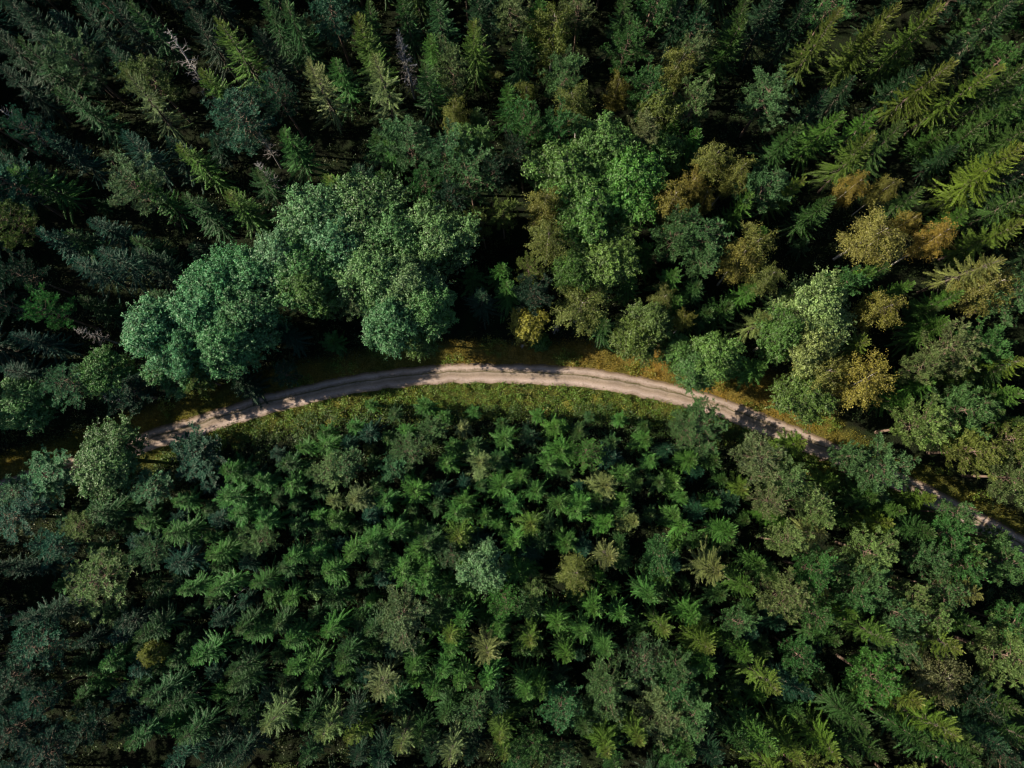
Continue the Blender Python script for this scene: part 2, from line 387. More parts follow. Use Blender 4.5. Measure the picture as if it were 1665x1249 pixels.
def make_pine(seed, h=15.0, D=6.0, open_=0.0):
    """Scots pine: long bare trunk, spreading limbs, rounded crown of needle puffs"""
    rng = np.random.default_rng(seed); cg = Geo(); tg = Geo()
    R = D / 2; hc = min(h * .62, D * 1.05); zc = h - hc * .56
    lean = rng.normal(0, .012, 2)
    ax = lambda z: np.array([lean[0] * z * z / h, lean[1] * z * z / h, z])
    zs = np.linspace(-.5, h - .6, 9)
    tube(tg, [ax(z) for z in zs], .016 * h * (1 - (zs + .5) / h * .85), 7, .5, 0)
    puffs = []; tones = []
    nl = int(30 + 5 * R); hc = min(h * .66, D * 1.35)
    lob = rng.normal(0, 1, 6)
    for i in range(nl):
        u = (i + .5) / nl
        z = h - hc + u * (hc - .7)
        a = i * 2.4 + rng.normal(0, .35)
        prof = (math.sin(math.pi * (.22 + .74 * (1 - u))) ** .8) if u < .78 else .55 + (1 - u) * .7
        prof = math.sin(math.pi * min(.98, .16 + .62 * u + .20 * u * u)) ** .75
        Lb = R * prof * (1 + .13 * (lob[0] * math.cos(a) + lob[1] * math.sin(a) + lob[2] * math.cos(2 * a) + lob[3] * math.sin(3 * a))) * rng.uniform(.62, 1.18) + .15
        t = np.linspace(0, 1, 6); rise = (.15 + .9 * u) * Lb * rng.uniform(.4, .9)
        b = ax(z); bend = rng.normal(0, .2) * Lb
        P = np.stack([b[0] + math.cos(a) * Lb * t - math.sin(a) * bend * t * t, b[1] + math.sin(a) * Lb * t + math.cos(a) * bend * t * t, b[2] + rise * t ** 1.6], 1)
        tube(tg, P, np.linspace(.05, .010, 6) * (.5 + R / 5), 4, .5, 0)
        lt = rng.normal(.45, .17)
        for s_ in np.clip(rng.beta(2.0, 1.0, int(5 + Lb * 5)), .2, 1):
            q = np.array([np.interp(s_, t, P[:, c]) for c in range(3)])
            da = a + rng.normal(0, .85); l2 = rng.uniform(.25, .8) * min(1.1, .35 + R * .17)
            q2 = q + np.array([math.cos(da) * l2, math.sin(da) * l2, l2 * rng.uniform(.1, 1.0)])
            tube(tg, [q, q2], [.016, .006], 3, .5, 0)
            for w_ in ((1.0, .62) if rng.random() < .75 - open_ else (1.0,)):
                puffs.append(q * (1 - w_) + q2 * w_ + rng.normal(0, .06, 3)); tones.append(lt + rng.normal(0, .12))
    for i in range(int(14 + R * 4)):
        puffs.append(ax(h - .35 - rng.random() * .6) + rng.normal(0, 1, 3) * [R * .14, R * .14, .15]); tones.append(.55)
    for q, lt in zip(puffs, tones):
        k = int(rng.integers(10, 15)); d = rng.normal(0, .75, (k, 3)); d[:, 2] = d[:, 2] * .5 + .75; d[:, :2] += unit(q[:2])[None] * .35
        r = rng.uniform(.24, .40)
        kites(cg, q + rng.normal(0, .05, (k, 3)), d, r * rng.uniform(.7, 1.15, k), rng.uniform(.05, .09, k), np.clip(lt + rng.normal(0, .16, k), 0, 1), rng.random() ** 3)
    return cg, tg

def make_broadleaf(seed, h=15.0, D=8.0, nlobe=9, leaf=.225, dens=1.0):
    rng = np.random.default_rng(seed); cg = Geo(); tg = Geo(); R = D / 2
    zs = np.linspace(-.5, h * .62, 7); wob = rng.normal(0, .08, (7, 2)) * np.linspace(0, 1, 7)[:, None]
    T = np.stack([wob[:, 0], wob[:, 1], zs], 1); tube(tg, T, .018 * h * (1 - np.linspace(0, .6, 7)), 7, .5, 0)
    lobes = [(np.array([0, 0, h - R * .45]), R * .34)]
    for i in range(nlobe * 2):
        a = i * 2.4 + rng.normal(0, .3); rr = R * rng.uniform(.75, 1.12) * math.sqrt((i + .7) / (nlobe * 2)) * .84; lr = R * rng.choice([rng.uniform(.13, .22), rng.uniform(.22, .36)])
        lobes.append((np.array([math.cos(a) * rr, math.sin(a) * rr, h - R * .55 - (rr / R) ** 2 * R * .85 + rng.normal(0, .16) * R]), lr))
    for i in range(5):
        a = i * 1.256 + rng.normal(0, .3); rr = R * .6
        lobes.append((np.array([math.cos(a) * rr, math.sin(a) * rr, h - R * 1.75]), R * .34))
    for c, lr in lobes:
        st = T[int(rng.integers(3, 6))]; mid = st * .5 + c * .5 + [0, 0, -.25 * R]
        tube(tg, [st, mid, c - [0, 0, lr * .3]], [.075, .05, .02], 4, .5, 0)
        ns = int((17 + 34 * lr ** 1.7) * dens)
        sp = rng.normal(0, 1, (ns, 3)); sp[:, :2] += unit(c[:2] + 1e-3)[None] * .35; sp = unit(sp); sp[:, 2] = np.where(sp[:, 2] < -.35, -sp[:, 2], sp[:, 2])
        for d in sp:
            rlen = lr * (rng.uniform(.7, 1.15) + (rng.uniform(.2, .7) if rng.random() < .28 else 0)); st_ = rng.normal(0, .2)
            e = c + d * rlen * [1.08, 1.08, .92]; s0 = c + d * lr * .35
            tube(tg, [s0, e], [.018, .006], 3, .5, 0)
            k = int(rng.integers(12, 21)); tt = rng.beta(2, 1, k)[:, None]
            p = s0 + (e - s0) * (0.35 + .75 * tt) + rng.normal(0, .15, (k, 3)) * (1.25 - .6 * tt)
            nr = d * .5 + rng.normal(0, .55, (k, 3)) + [0, 0, .75]
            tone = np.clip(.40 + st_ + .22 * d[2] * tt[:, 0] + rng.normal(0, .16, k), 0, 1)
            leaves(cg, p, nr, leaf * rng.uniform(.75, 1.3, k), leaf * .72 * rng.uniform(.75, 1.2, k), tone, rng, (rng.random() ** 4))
    return cg, tg

def make_birch(seed, h=16.0, D=6.0):
    rng = np.random.default_rng(seed); cg = Geo(); tg = Geo(); R = D / 2
    lean = rng.normal(0, .03, 2); ax = lambda z: np.array([lean[0] * z * z / h, lean[1] * z * z / h, z])
    zs = np.linspace(-.5, h - .3, 10); tube(tg, [ax(z) for z in zs], .0115 * h * (1 - (zs + .5) / (h + .4)) + .012, 6, .5, 0)
    z0 = h * .38; n = int(46 + R * 6); lob = rng.normal(0, 1, 5)
    for i in range(n):
        u = (i + .5) / n; z = z0 + u * (h - z0 - .4); a = i * 2.4 + rng.normal(0, .4)
        prof = (math.sin(math.pi * min(1, (1 - u) * .86 + .10)) ** .75)
        L = R * prof * rng.uniform(.65, 1.15) * (1 + .1 * (lob[0] * math.cos(a) + lob[1] * math.sin(a) + lob[2] * math.cos(2 * a)))
        t = np.linspace(0, 1, 6); up = L * rng.uniform(.5, 1.0)
        P = np.stack([ax(z)[0] + math.cos(a) * L * t, ax(z)[1] + math.sin(a) * L * t, z - .3 + up * t - .45 * up * t ** 2.5], 1)
        P = P + rng.normal(0, .07, (6, 3)) * [[0], [1], [1], [1], [1], [1]]; tube(tg, P[[0, 1, 2, 3, 5]], [.028, .02, .014, .010, .005], 3, .5, 1)
        for s_ in rng.uniform(.18, 1.0, int(6 + 4.6 * L)):
            q = np.array([np.interp(s_, t, P[:, c]) for c in range(3)]) + rng.normal(0, .16, 3)
            hl = rng.uniform(.5, 1.3); k = int(rng.integers(9, 16)); tt = rng.random(k)[:, None]
            dd = np.array([math.cos(a) * .4 + rng.normal(0, .4), math.sin(a) * .4 + rng.normal(0, .4), -.75])
            p = q + dd * hl * tt + rng.normal(0, .12, (k, 3))
            nr = rng.normal(0, .7, (k, 3)) + [math.cos(a) * .4, math.sin(a) * .4, .5]
            leaves(cg, p, nr, .17 * rng.uniform(.8, 1.3, k), .13 * rng.uniform(.8, 1.2, k), np.clip(rng.normal(.45, .16) + rng.normal(0, .15, k), 0, 1), rng, rng.random() ** 2.5)
    return cg, tg

def make_dead(seed, h=18.0, R=1.3):
    """leafless weathered tree: trunk mesh and a mesh of bare forked branches"""
    rng = np.random.default_rng(seed); bg_ = Geo(); tg = Geo()
    lean = rng.normal(0, .02, 2); ax = lambda z: np.array([lean[0] * z * z / h, lean[1] * z * z / h, z])
    zs = np.linspace(-.5, h, 8); tube(tg, [ax(z) for z in zs], .012 * h * (1 - (zs + .5) / (h + .55)) + .018, 6, .5, 0)
    for z in np.arange(h * .35, h - .2, .22):
        f = (h - z) / (h * .65); a = rng.uniform(0, 6.28); L = (R * f ** .6 + .35) * rng.uniform(.35, 1.15)
        e = rng.uniform(-.25, .5); b = ax(z); d = np.array([math.cos(a), math.sin(a), e]); k = rng.normal(0, .15, 3)
        P = [b, b + d * L * .5 + k * L * .5, b + d * L + k * L * .3 + [0, 0, .15 * L]]
        tube(bg_, P, [.05, .035, .014], 4, .5, 0)
        for _ in range(int(2 + L * 3)):
            s_ = rng.uniform(.3, 1); q = P[0] * (1 - s_) + np.array(P[2]) * s_; a2 = a + rng.choice([-1, 1]) * rng.uniform(.4, 1.1)
            l2 = L * rng.uniform(.2, .5); q2 = q + np.array([math.cos(a2), math.sin(a2), rng.uniform(-.2, .6)]) * l2
            tube(bg_, [q, q2], [.022, .008], 3, .5, 0)
    return bg_, tg

PROTO = {}
def proto(key, maker, crown_mats, trunk_mats, cname='crown', **kw):
    cg, tg = maker(**kw)
    PROTO.setdefault(key, []).append((cg.mesh(key + '_' + cname, crown_mats), tg.mesh(key + '_trunk', trunk_mats), kw.get('h', 18.0), kw.get('D', 2 * kw.get('R', 2.4))))
SM, ST = [M['spruce']], [M['bark_s'], M['twig_s']]
for s_ in range(6): proto('spruce', make_spruce, SM, ST, seed=10 + s_, h=20.0, R=2.5 + .25 * (s_ % 3), sparse=.06 * s_)
for s_ in range(3): proto('sparse_spruce', make_spruce, SM, ST, seed=30 + s_, h=20.0, R=3.2, sparse=.5)
for s_ in range(11): proto('young_spruce', make_spruce, SM, ST, seed=50 + s_, h=(10.0, 8.6, 11.5)[s_ % 3], R=2.05 + .2 * (s_ % 5), bushy=1.0, sparse=.09 * (s_ % 4))
for s_ in range(2): proto('dying_spruce', make_spruce, SM, [M['bark_d'], M['bark_d']], seed=70 + s_, h=20.0, R=2.0, sparse=.5, bare=True)
for s_ in range(5): proto('pine', make_pine, [M['pine']], [M['bark_p']], seed=90 + s_, h=15.0, D=6.0, open_=.15 * s_)
for s_ in range(4): proto('broadleaf', make_broadleaf, [M['leaf']], [M['bark_a']], seed=110 + s_, h=15.0, D=8.0, nlobe=9 + 2 * s_)
for s_ in range(2): proto('bush', make_broadleaf, [M['leaf']], [M['bark_a']], seed=130 + s_, h=3.2, D=3.2, nlobe=6, leaf=.2, dens=.8)
for s_ in range(4): proto('birch', make_birch, [M['birch']], [M['bark_b'], M['bark_bt']], seed=150 + s_, h=16.0, D=6.0)
for s_ in range(3): proto('dead', make_dead, [M['bark_d']], [M['bark_d']], cname='branches', seed=170 + s_, h=18.0)

# ---------------------------------------------------------------- every tree that shows, one by one
# kind | x | y | height | crown width (0 = from height) | colour | kind word | label
TREES = '''S|-73.99|64.86|22.0|0.0|g|spruce|second nearest green spruce left of the widely fanned pale spruce
P|-69.02|66.09|19.0|7.5|w|pine|pinkish-grey pine above left of the widely fanned pale spruce
P|-57.16|62.56|19.0|6.5|o|pine|olive pine right of the widely fanned pale spruce
S|-57.32|57.71|23.0|0.0|p|spruce|pale spruce with widely fanned branches
S|-67.69|58.68|20.0|0.0|g|spruce|nearest green spruce left of the widely fanned pale spruce
S|-70.88|51.54|19.0|0.0|t|spruce|nearest bluish green spruce below left of the widely fanned pale spruce
S|-59.21|50.88|19.0|0.0|t|spruce|bluish green spruce below the widely fanned pale spruce
S|-53.69|51.59|16.0|0.0|d|spruce|dark spruce below right of the widely fanned pale spruce
S|-50.17|50.02|18.0|0.0|y|spruce|yellow-tipped spruce left of the bare star-shaped tree top
P|-42.66|56.96|19.0|9.0|t|pine|nearest bluish pine above the bare star-shaped tree top
S|-42.92|66.56|23.0|0.0|y|spruce|yellow-tipped spruce right of the tall silver dead tree
S|-48.48|69.55|23.0|0.0|d|spruce|nearest dark spruce above right of the tall silver dead tree
S|-46.96|61.69|20.0|0.0|y|spruce|yellow-tipped spruce below right of the tall silver dead tree
S|-39.17|67.82|21.0|0.0|d|spruce|dark spruce right of the tall silver dead tree
S|-38.41|72.23|21.0|0.0|g|spruce|green spruce right of the tall silver dead tree
S|-30.15|61.45|21.0|0.0|p|spruce|pale spruce below left of the tall yellow-tipped spruce
S|-27.96|64.65|16.0|0.0|b|spruce|bright green spruce left of the pale long-branched spruce
S|-35.38|52.82|17.0|0.0|b|spruce|bright green spruce above right of the bare star-shaped tree top
S|-39.94|46.88|16.0|0.0|g|spruce|green spruce below the bare star-shaped tree top
D|-38.67|47.70|18.0|0.0|x|dead tree|bare star-shaped dead tree top
D|-40.93|54.24|14.0|0.0|x|dead tree|bare dead tree above the bare star-shaped tree top
D|-51.80|65.41|23.0|0.0|x|dead tree|tall bare silver dead tree
D|-78.24|56.37|18.0|0.0|x|dead tree|bare dead tree left of the widely fanned pale spruce
S|-61.05|65.06|20.0|0.0|d|spruce|nearest dark spruce above the widely fanned pale spruce
S|-60.89|71.22|22.0|0.0|d|spruce|nearest dark spruce above left of the tall silver dead tree
S|-57.14|71.22|22.0|0.0|g|spruce|green spruce above left of the tall silver dead tree
P|-58.30|43.59|19.0|8.0|w|pine|pinkish-grey pine below the widely fanned pale spruce
S|-55.79|43.75|18.0|0.0|b|spruce|bright green spruce below the widely fanned pale spruce
S|-48.77|41.78|18.0|0.0|g|spruce|green spruce below left of the bare star-shaped tree top
S|-43.17|42.76|18.0|0.0|y|spruce|yellow-tipped spruce below left of the bare star-shaped tree top
S|-63.79|39.23|16.0|0.0|t|spruce|second nearest bluish green spruce above left of the leftmost pale broadleaf crown
S|-72.26|37.57|17.0|0.0|t|spruce|second nearest bluish green spruce above the bluish star-shaped spruce
S|-68.70|37.58|15.0|0.0|g|spruce|second nearest green spruce above right of the bluish star-shaped spruce
S|-58.92|37.24|14.0|0.0|g|spruce|second nearest green spruce above the leftmost pale broadleaf crown
S|-74.90|46.94|19.0|0.0|b|spruce|bright green spruce below left of the widely fanned pale spruce
P|-78.90|45.28|19.0|8.0|t|pine|bluish pine above the bluish star-shaped spruce
P|-78.07|39.22|19.0|7.0|o|pine|olive pine above the bluish star-shaped spruce
S|-78.50|67.43|20.0|0.0|d|spruce|second nearest dark spruce left of the widely fanned pale spruce
S|-76.63|71.89|21.0|0.0|d|spruce|fourth nearest dark spruce above left of the widely fanned pale spruce
S|-74.76|72.21|20.0|0.0|d|spruce|second nearest dark spruce above left of the widely fanned pale spruce
S|-28.54|46.68|14.0|0.0|y|spruce|yellow-tipped spruce right of the bare star-shaped tree top
P|-29.34|73.96|19.0|7.0|t|pine|nearest bluish pine left of the tall yellow-tipped spruce
S|-71.20|67.43|20.0|0.0|d|spruce|nearest dark spruce above left of the widely fanned pale spruce
S|-78.72|62.70|20.0|0.0|d|spruce|nearest dark spruce left of the widely fanned pale spruce
S|-77.93|49.02|18.0|0.0|t|spruce|second nearest bluish green spruce below left of the widely fanned pale spruce
P|-37.18|60.10|19.0|6.0|t|pine|second nearest bluish pine above the bare star-shaped tree top
S|-22.27|65.63|25.0|0.0|y|spruce|tall slim spruce with yellow tip
S|-20.10|61.13|23.0|0.0|p|spruce|pale spruce with long hanging branches
E|-17.44|67.26|20.0|0.0|x|dying spruce|blue-grey dying spruce among green conifers
S|-16.77|73.25|21.0|0.0|g|spruce|green spruce above the blue-grey dying spruce
S|-11.39|72.21|24.0|0.0|g|spruce|green spruce above right of the blue-grey dying spruce
S|-13.14|69.20|16.0|0.0|b|spruce|bright green spruce right of the blue-grey dying spruce
S|-6.40|68.70|22.0|0.0|y|spruce|yellow-tipped spruce right of the blue-grey dying spruce
S|-4.79|74.28|20.0|0.0|d|spruce|second nearest dark spruce above left of the large olive birch
S|-13.40|62.02|20.0|0.0|g|spruce|nearest green spruce below right of the blue-grey dying spruce
P|0.34|72.88|19.0|6.0|w|pine|pinkish-grey pine left of the large olive birch
S|3.90|74.24|18.0|0.0|b|spruce|bright green spruce above left of the large olive birch
B|6.69|71.08|19.0|8.0|k|birch|large olive birch near the top edge
S|1.31|67.89|17.0|0.0|g|spruce|green spruce left of the large olive birch
B|-2.92|70.85|3.3|3.0|k|birch|olive yellow birch below left of the large olive birch
P|-9.62|63.62|19.0|6.0|w|pine|pinkish-grey pine below right of the blue-grey dying spruce
S|-0.96|60.98|17.0|0.0|b|spruce|bright green spruce below left of the large olive birch
B|2.87|61.57|16.1|4.2|k|birch|second nearest olive yellow birch below the large olive birch
B|5.13|71.63|3.3|3.0|k|birch|nearest olive yellow birch below the large olive birch
P|8.30|63.62|19.0|6.5|v|pine|grey-green pine below the large olive birch
B|16.86|62.64|16.1|4.6|r|birch|small orange autumn birch
B|11.21|57.66|19.0|6.5|k|birch|olive yellow birch below left of the small orange birch
P|17.66|67.51|19.0|6.0|g|pine|green pine above the small orange birch
S|17.88|73.59|20.0|0.0|g|spruce|green spruce above right of the large olive birch
P|11.08|75.04|19.0|6.0|w|pine|pinkish-grey pine above right of the large olive birch
B|25.95|66.09|19.0|5.0|k|birch|olive yellow birch above right of the small orange birch
P|21.84|61.15|19.0|6.0|g|pine|green pine right of the small orange birch
A|22.98|58.06|19.0|5.0|o|broadleaf|olive green broadleaf below right of the small orange birch
S|-5.94|57.71|14.0|0.0|g|spruce|second nearest green spruce below right of the blue-grey dying spruce
B|-9.38|57.30|16.1|4.5|k|birch|olive yellow birch below right of the pale long-branched spruce
A|-6.87|52.03|18.5|6.0|g|broadleaf|green broadleaf left of the broad bright green broadleaf
P|-16.06|52.12|19.0|7.0|v|pine|grey-green pine below the pale long-branched spruce
S|-19.87|53.66|13.0|0.0|b|spruce|bright green spruce below the pale long-branched spruce
S|-21.72|54.48|12.0|0.0|g|spruce|green spruce below the pale long-branched spruce
P|-11.11|49.37|19.0|7.0|v|pine|grey-green pine below right of the pale long-branched spruce
P|-6.51|46.30|19.0|8.0|v|pine|grey-green pine left of the broad bright green broadleaf
P|1.65|55.23|19.0|5.5|g|pine|second nearest green pine above left of the broad bright green broadleaf
P|3.28|52.81|19.0|5.0|g|pine|nearest green pine above left of the broad bright green broadleaf
S|-16.99|56.17|15.0|0.0|g|spruce|green spruce below right of the pale long-branched spruce
P|7.89|54.19|19.0|6.0|g|pine|green pine above the broad bright green broadleaf
A|9.09|47.42|19.0|9.0|b|broadleaf|broad bright green broadleaf tree above the road
A|14.67|51.17|19.0|7.5|b|broadleaf|bright green broadleaf above right of the broad bright green broadleaf
A|18.14|45.73|19.0|8.5|b|broadleaf|bright green broadleaf right of the broad bright green broadleaf
A|12.57|41.02|19.0|8.5|b|broadleaf|bright green broadleaf below right of the broad bright green broadleaf
B|4.22|41.90|19.0|5.5|r|birch|orange birch below left of the broad bright green broadleaf
B|5.81|36.54|19.0|6.0|k|birch|olive yellow birch left of the rich green round broadleaf
P|-1.31|41.30|16.1|4.5|o|pine|nearest olive pine below left of the broad bright green broadleaf
P|-4.60|39.60|16.1|4.0|o|pine|second nearest olive pine below left of the broad bright green broadleaf
A|-11.59|37.15|18.5|8.0|t|broadleaf|grey-green broadleaf above right of the palest round broadleaf
A|-22.95|40.82|18.5|9.5|t|broadleaf|second nearest grey-green broadleaf above the palest round broadleaf
B|24.31|41.57|19.0|6.0|r|birch|orange birch above right of the rich green round broadleaf
P|25.15|36.88|19.0|6.0|v|pine|grey-green pine above right of the rich green round broadleaf
A|23.90|51.46|16.1|4.5|g|broadleaf|green broadleaf below right of the small orange birch
S|25.43|54.11|15.0|0.0|b|spruce|bright green spruce below right of the small orange birch
P|19.68|52.81|19.0|5.0|w|pine|pinkish-grey pine below the small orange birch
S|-24.91|48.54|12.0|0.0|d|spruce|dark spruce right of the bare star-shaped tree top
P|-13.66|45.28|19.0|5.0|g|pine|green pine above right of the palest round broadleaf
S|-21.24|47.84|12.0|0.0|g|spruce|green spruce above the palest round broadleaf
P|1.97|50.06|19.0|5.0|d|pine|nearest dark pine left of the broad bright green broadleaf
S|21.64|35.86|12.0|0.0|b|spruce|bright green spruce above right of the rich green round broadleaf
P|-3.25|46.30|19.0|5.0|d|pine|second nearest dark pine left of the broad bright green broadleaf
P|-9.74|43.25|19.0|5.0|d|pine|dark pine above right of the palest round broadleaf
S|-10.32|66.15|14.0|0.0|d|spruce|dark spruce below right of the blue-grey dying spruce
S|63.27|69.56|24.0|0.0|y|spruce|yellow-tipped spruce above left of the long yellow-tipped spruce
S|47.48|67.25|24.0|0.0|o|spruce|olive green spruce above right of the pine by the dark gap
S|55.53|68.57|24.0|0.0|o|spruce|olive green spruce above left of the long yellow-tipped spruce
S|55.37|67.82|21.0|0.0|o|spruce|third nearest olive green spruce left of the long yellow-tipped spruce
S|63.47|61.21|22.0|0.0|o|spruce|second nearest olive green spruce left of the long yellow-tipped spruce
S|69.57|60.14|25.0|0.0|y|spruce|long spruce with sunlit yellow-green tip
P|40.66|60.10|19.0|8.0|v|pine|grey-green pine leaning out of dark gap
S|49.55|55.20|19.0|0.0|b|spruce|nearest bright green spruce right of the pine by the dark gap
S|43.54|53.69|18.0|0.0|g|spruce|green spruce below right of the pine by the dark gap
S|56.56|56.20|17.0|0.0|b|spruce|second nearest bright green spruce right of the pine by the dark gap
S|57.37|50.15|24.0|0.0|g|spruce|green spruce below left of the long yellow-tipped spruce
S|54.12|49.77|20.0|0.0|o|spruce|olive green spruce above the wide pale yellow birch
S|75.80|59.34|23.0|0.0|g|spruce|green spruce right of the long yellow-tipped spruce
S|76.72|56.95|22.0|0.0|g|spruce|nearest green spruce below right of the long yellow-tipped spruce
S|77.50|52.55|23.0|0.0|g|spruce|second nearest green spruce below right of the long yellow-tipped spruce
S|72.87|45.92|25.0|0.0|y|spruce|yellow-tipped spruce below the long yellow-tipped spruce
S|77.26|42.17|22.0|0.0|g|spruce|second nearest green spruce below the long yellow-tipped spruce
S|71.99|41.27|14.0|0.0|b|spruce|bright green spruce right of the wide pale yellow birch
S|62.42|43.15|17.0|0.0|g|spruce|green spruce above right of the wide pale yellow birch
B|54.33|45.77|16.1|4.5|r|birch|orange birch above left of the wide pale yellow birch
S|47.79|41.99|20.0|0.0|g|spruce|green spruce above left of the wide pale yellow birch
B|56.15|37.54|19.0|8.0|l|birch|wide pale yellow birch
B|61.55|39.60|16.1|4.0|r|birch|nearest orange birch right of the wide pale yellow birch
B|66.08|36.54|19.0|5.0|r|birch|second nearest orange birch right of the wide pale yellow birch
S|74.43|37.45|22.0|0.0|y|spruce|nearest yellow-tipped spruce right of the wide pale yellow birch
B|31.38|49.37|19.0|5.5|k|birch|nearest olive yellow birch below left of the pine by the dark gap
P|28.37|58.01|19.0|6.5|l|pine|pale pine right of the small orange birch
P|28.28|66.09|19.0|6.0|w|pine|pinkish-grey pine right of the small orange birch
P|28.77|71.44|19.0|5.0|t|pine|bluish pine above right of the small orange birch
S|34.97|69.47|20.0|0.0|g|spruce|nearest green spruce above the pine by the dark gap
S|36.35|72.21|20.0|0.0|g|spruce|second nearest green spruce above the pine by the dark gap
S|29.70|73.59|20.0|0.0|g|spruce|green spruce above left of the pine by the dark gap
S|26.81|72.90|20.0|0.0|d|spruce|dark spruce above right of the small orange birch
B|34.88|46.98|19.0|5.0|k|birch|second nearest olive yellow birch below left of the pine by the dark gap
P|39.35|44.60|19.0|6.5|v|pine|grey-green pine above the orange-yellow birch
S|36.40|42.16|17.0|0.0|b|spruce|bright green spruce above the orange-yellow birch
P|29.97|36.21|19.0|7.0|v|pine|nearest grey-green pine above left of the orange-yellow birch
B|36.71|35.55|19.0|6.5|k|birch|olive yellow birch above the orange-yellow birch
S|39.76|38.58|15.0|0.0|b|spruce|bright green spruce above right of the orange-yellow birch
B|27.31|44.27|19.0|5.0|r|birch|second nearest orange birch above left of the orange-yellow birch
B|31.39|43.36|16.1|4.0|r|birch|nearest orange birch above left of the orange-yellow birch
S|29.93|41.65|11.0|0.0|b|young spruce|bright green young spruce above left of the orange-yellow birch
P|27.13|38.21|19.0|5.0|v|pine|second nearest grey-green pine above left of the orange-yellow birch
P|76.77|73.59|19.0|7.0|v|pine|grey-green pine above the long yellow-tipped spruce
S|76.11|71.56|22.0|0.0|d|spruce|nearest dark spruce above the long yellow-tipped spruce
S|71.95|68.24|17.0|0.0|d|spruce|nearest dark spruce above left of the long yellow-tipped spruce
S|29.40|53.29|16.0|0.0|b|spruce|bright green spruce below left of the pine by the dark gap
S|43.53|45.80|17.0|0.0|y|spruce|yellow-tipped spruce below the pine by the dark gap
B|59.61|45.43|16.1|4.0|k|birch|olive yellow birch above the wide pale yellow birch
S|67.06|60.68|20.0|0.0|o|spruce|nearest olive green spruce left of the long yellow-tipped spruce
S|49.09|59.11|16.0|0.0|d|spruce|nearest dark spruce right of the pine by the dark gap
S|55.10|63.32|14.0|0.0|d|spruce|second nearest dark spruce right of the pine by the dark gap
S|46.25|72.55|20.0|0.0|d|spruce|dark spruce above right of the pine by the dark gap
S|71.77|53.02|18.0|0.0|g|spruce|nearest green spruce below the long yellow-tipped spruce
S|70.76|51.92|13.0|0.0|d|spruce|dark spruce below the long yellow-tipped spruce
S|62.51|63.39|17.0|0.0|d|spruce|nearest dark spruce left of the long yellow-tipped spruce
P|-75.80|31.28|19.0|6.0|d|pine|second nearest dark pine above the bluish star-shaped spruce
S|-66.55|32.74|17.0|0.0|t|spruce|bluish green spruce above right of the bluish star-shaped spruce
S|-61.37|33.41|18.0|0.0|t|spruce|nearest bluish green spruce above left of the leftmost pale broadleaf crown
S|-56.26|33.39|17.0|0.0|d|spruce|dark spruce above the leftmost pale broadleaf crown
P|-70.83|25.07|19.0|6.0|b|pine|lush green pine above right of the bluish star-shaped spruce
S|-66.50|26.07|14.0|0.0|g|spruce|nearest green spruce above right of the bluish star-shaped spruce
S|-75.00|21.16|16.0|0.0|t|spruce|bluish star-shaped spruce at the left edge
A|-45.21|29.92|18.5|7.0|t|broadleaf|nearest grey-green broadleaf above right of the leftmost pale broadleaf crown
A|-39.83|31.23|18.5|7.0|t|broadleaf|second nearest grey-green broadleaf above right of the leftmost pale broadleaf crown
A|-31.80|30.24|18.5|8.0|t|broadleaf|grey-green broadleaf left of the palest round broadleaf
A|-36.08|33.53|18.5|7.0|t|broadleaf|grey-green broadleaf below the bare star-shaped tree top
A|-54.36|22.76|18.5|8.0|t|broadleaf|leftmost crown of the pale broadleaf clump
A|-47.78|24.05|18.5|8.0|t|broadleaf|nearest grey-green broadleaf right of the leftmost pale broadleaf crown
A|-44.10|20.19|18.5|7.0|t|broadleaf|second nearest grey-green broadleaf right of the leftmost pale broadleaf crown
A|-40.50|24.70|18.5|7.5|t|broadleaf|third nearest grey-green broadleaf right of the leftmost pale broadleaf crown
A|-49.72|18.91|18.5|6.0|t|broadleaf|grey-green broadleaf below right of the leftmost pale broadleaf crown
A|-53.52|16.91|13.5|7.0|g|broadleaf|green broadleaf below the leftmost pale broadleaf crown
P|-49.78|15.44|12.2|5.0|o|pine|olive pine below right of the leftmost pale broadleaf crown
A|-77.27|11.79|12.0|7.0|b|broadleaf|bright teal-green round tree at the left edge
P|-68.97|14.86|14.9|6.5|v|pine|grey-green pine above right of the teal-green round tree
A|-64.08|15.81|14.6|6.0|g|broadleaf|green broadleaf below left of the leftmost pale broadleaf crown
P|-59.98|13.09|12.7|6.5|d|pine|dark pine below the leftmost pale broadleaf crown
D|-63.13|12.49|12.0|0.0|x|dead tree|bare dead tree above the tree hiding the road's end
D|-67.20|22.50|14.0|0.0|x|dead tree|bare dead tree right of the bluish star-shaped spruce
A|-63.91|2.69|12.0|8.5|g|broadleaf|bright green round tree hiding the road's left end
P|-74.55|0.12|7.1|8.0|v|pine|grey-green pine left of the tree hiding the road's end
P|-79.62|-2.19|7.2|6.0|v|pine|grey-green pine below the teal-green round tree
P|-50.38|3.42|8.1|7.5|t|pine|bluish pine right of the tree hiding the road's end
P|-57.15|-1.84|8.8|6.5|v|pine|grey-green pine below right of the tree hiding the road's end
S|-44.77|0.75|10.0|0.0|b|young spruce|nearest bright green young spruce right of the tree hiding the road's end
S|-39.56|-1.15|10.0|0.0|b|young spruce|fourth nearest bright green young spruce right of the tree hiding the road's end
S|-44.25|-3.37|10.0|0.0|b|young spruce|second nearest bright green young spruce right of the tree hiding the road's end
S|-29.76|5.28|9.0|0.0|b|young spruce|fifth nearest bright green young spruce left of the star-shaped spruce below the road
S|-52.32|-4.04|9.0|0.0|b|young spruce|bright green young spruce below right of the tree hiding the road's end
P|-28.70|1.10|10.0|5.5|l|pine|pale pine left of the star-shaped spruce below the road
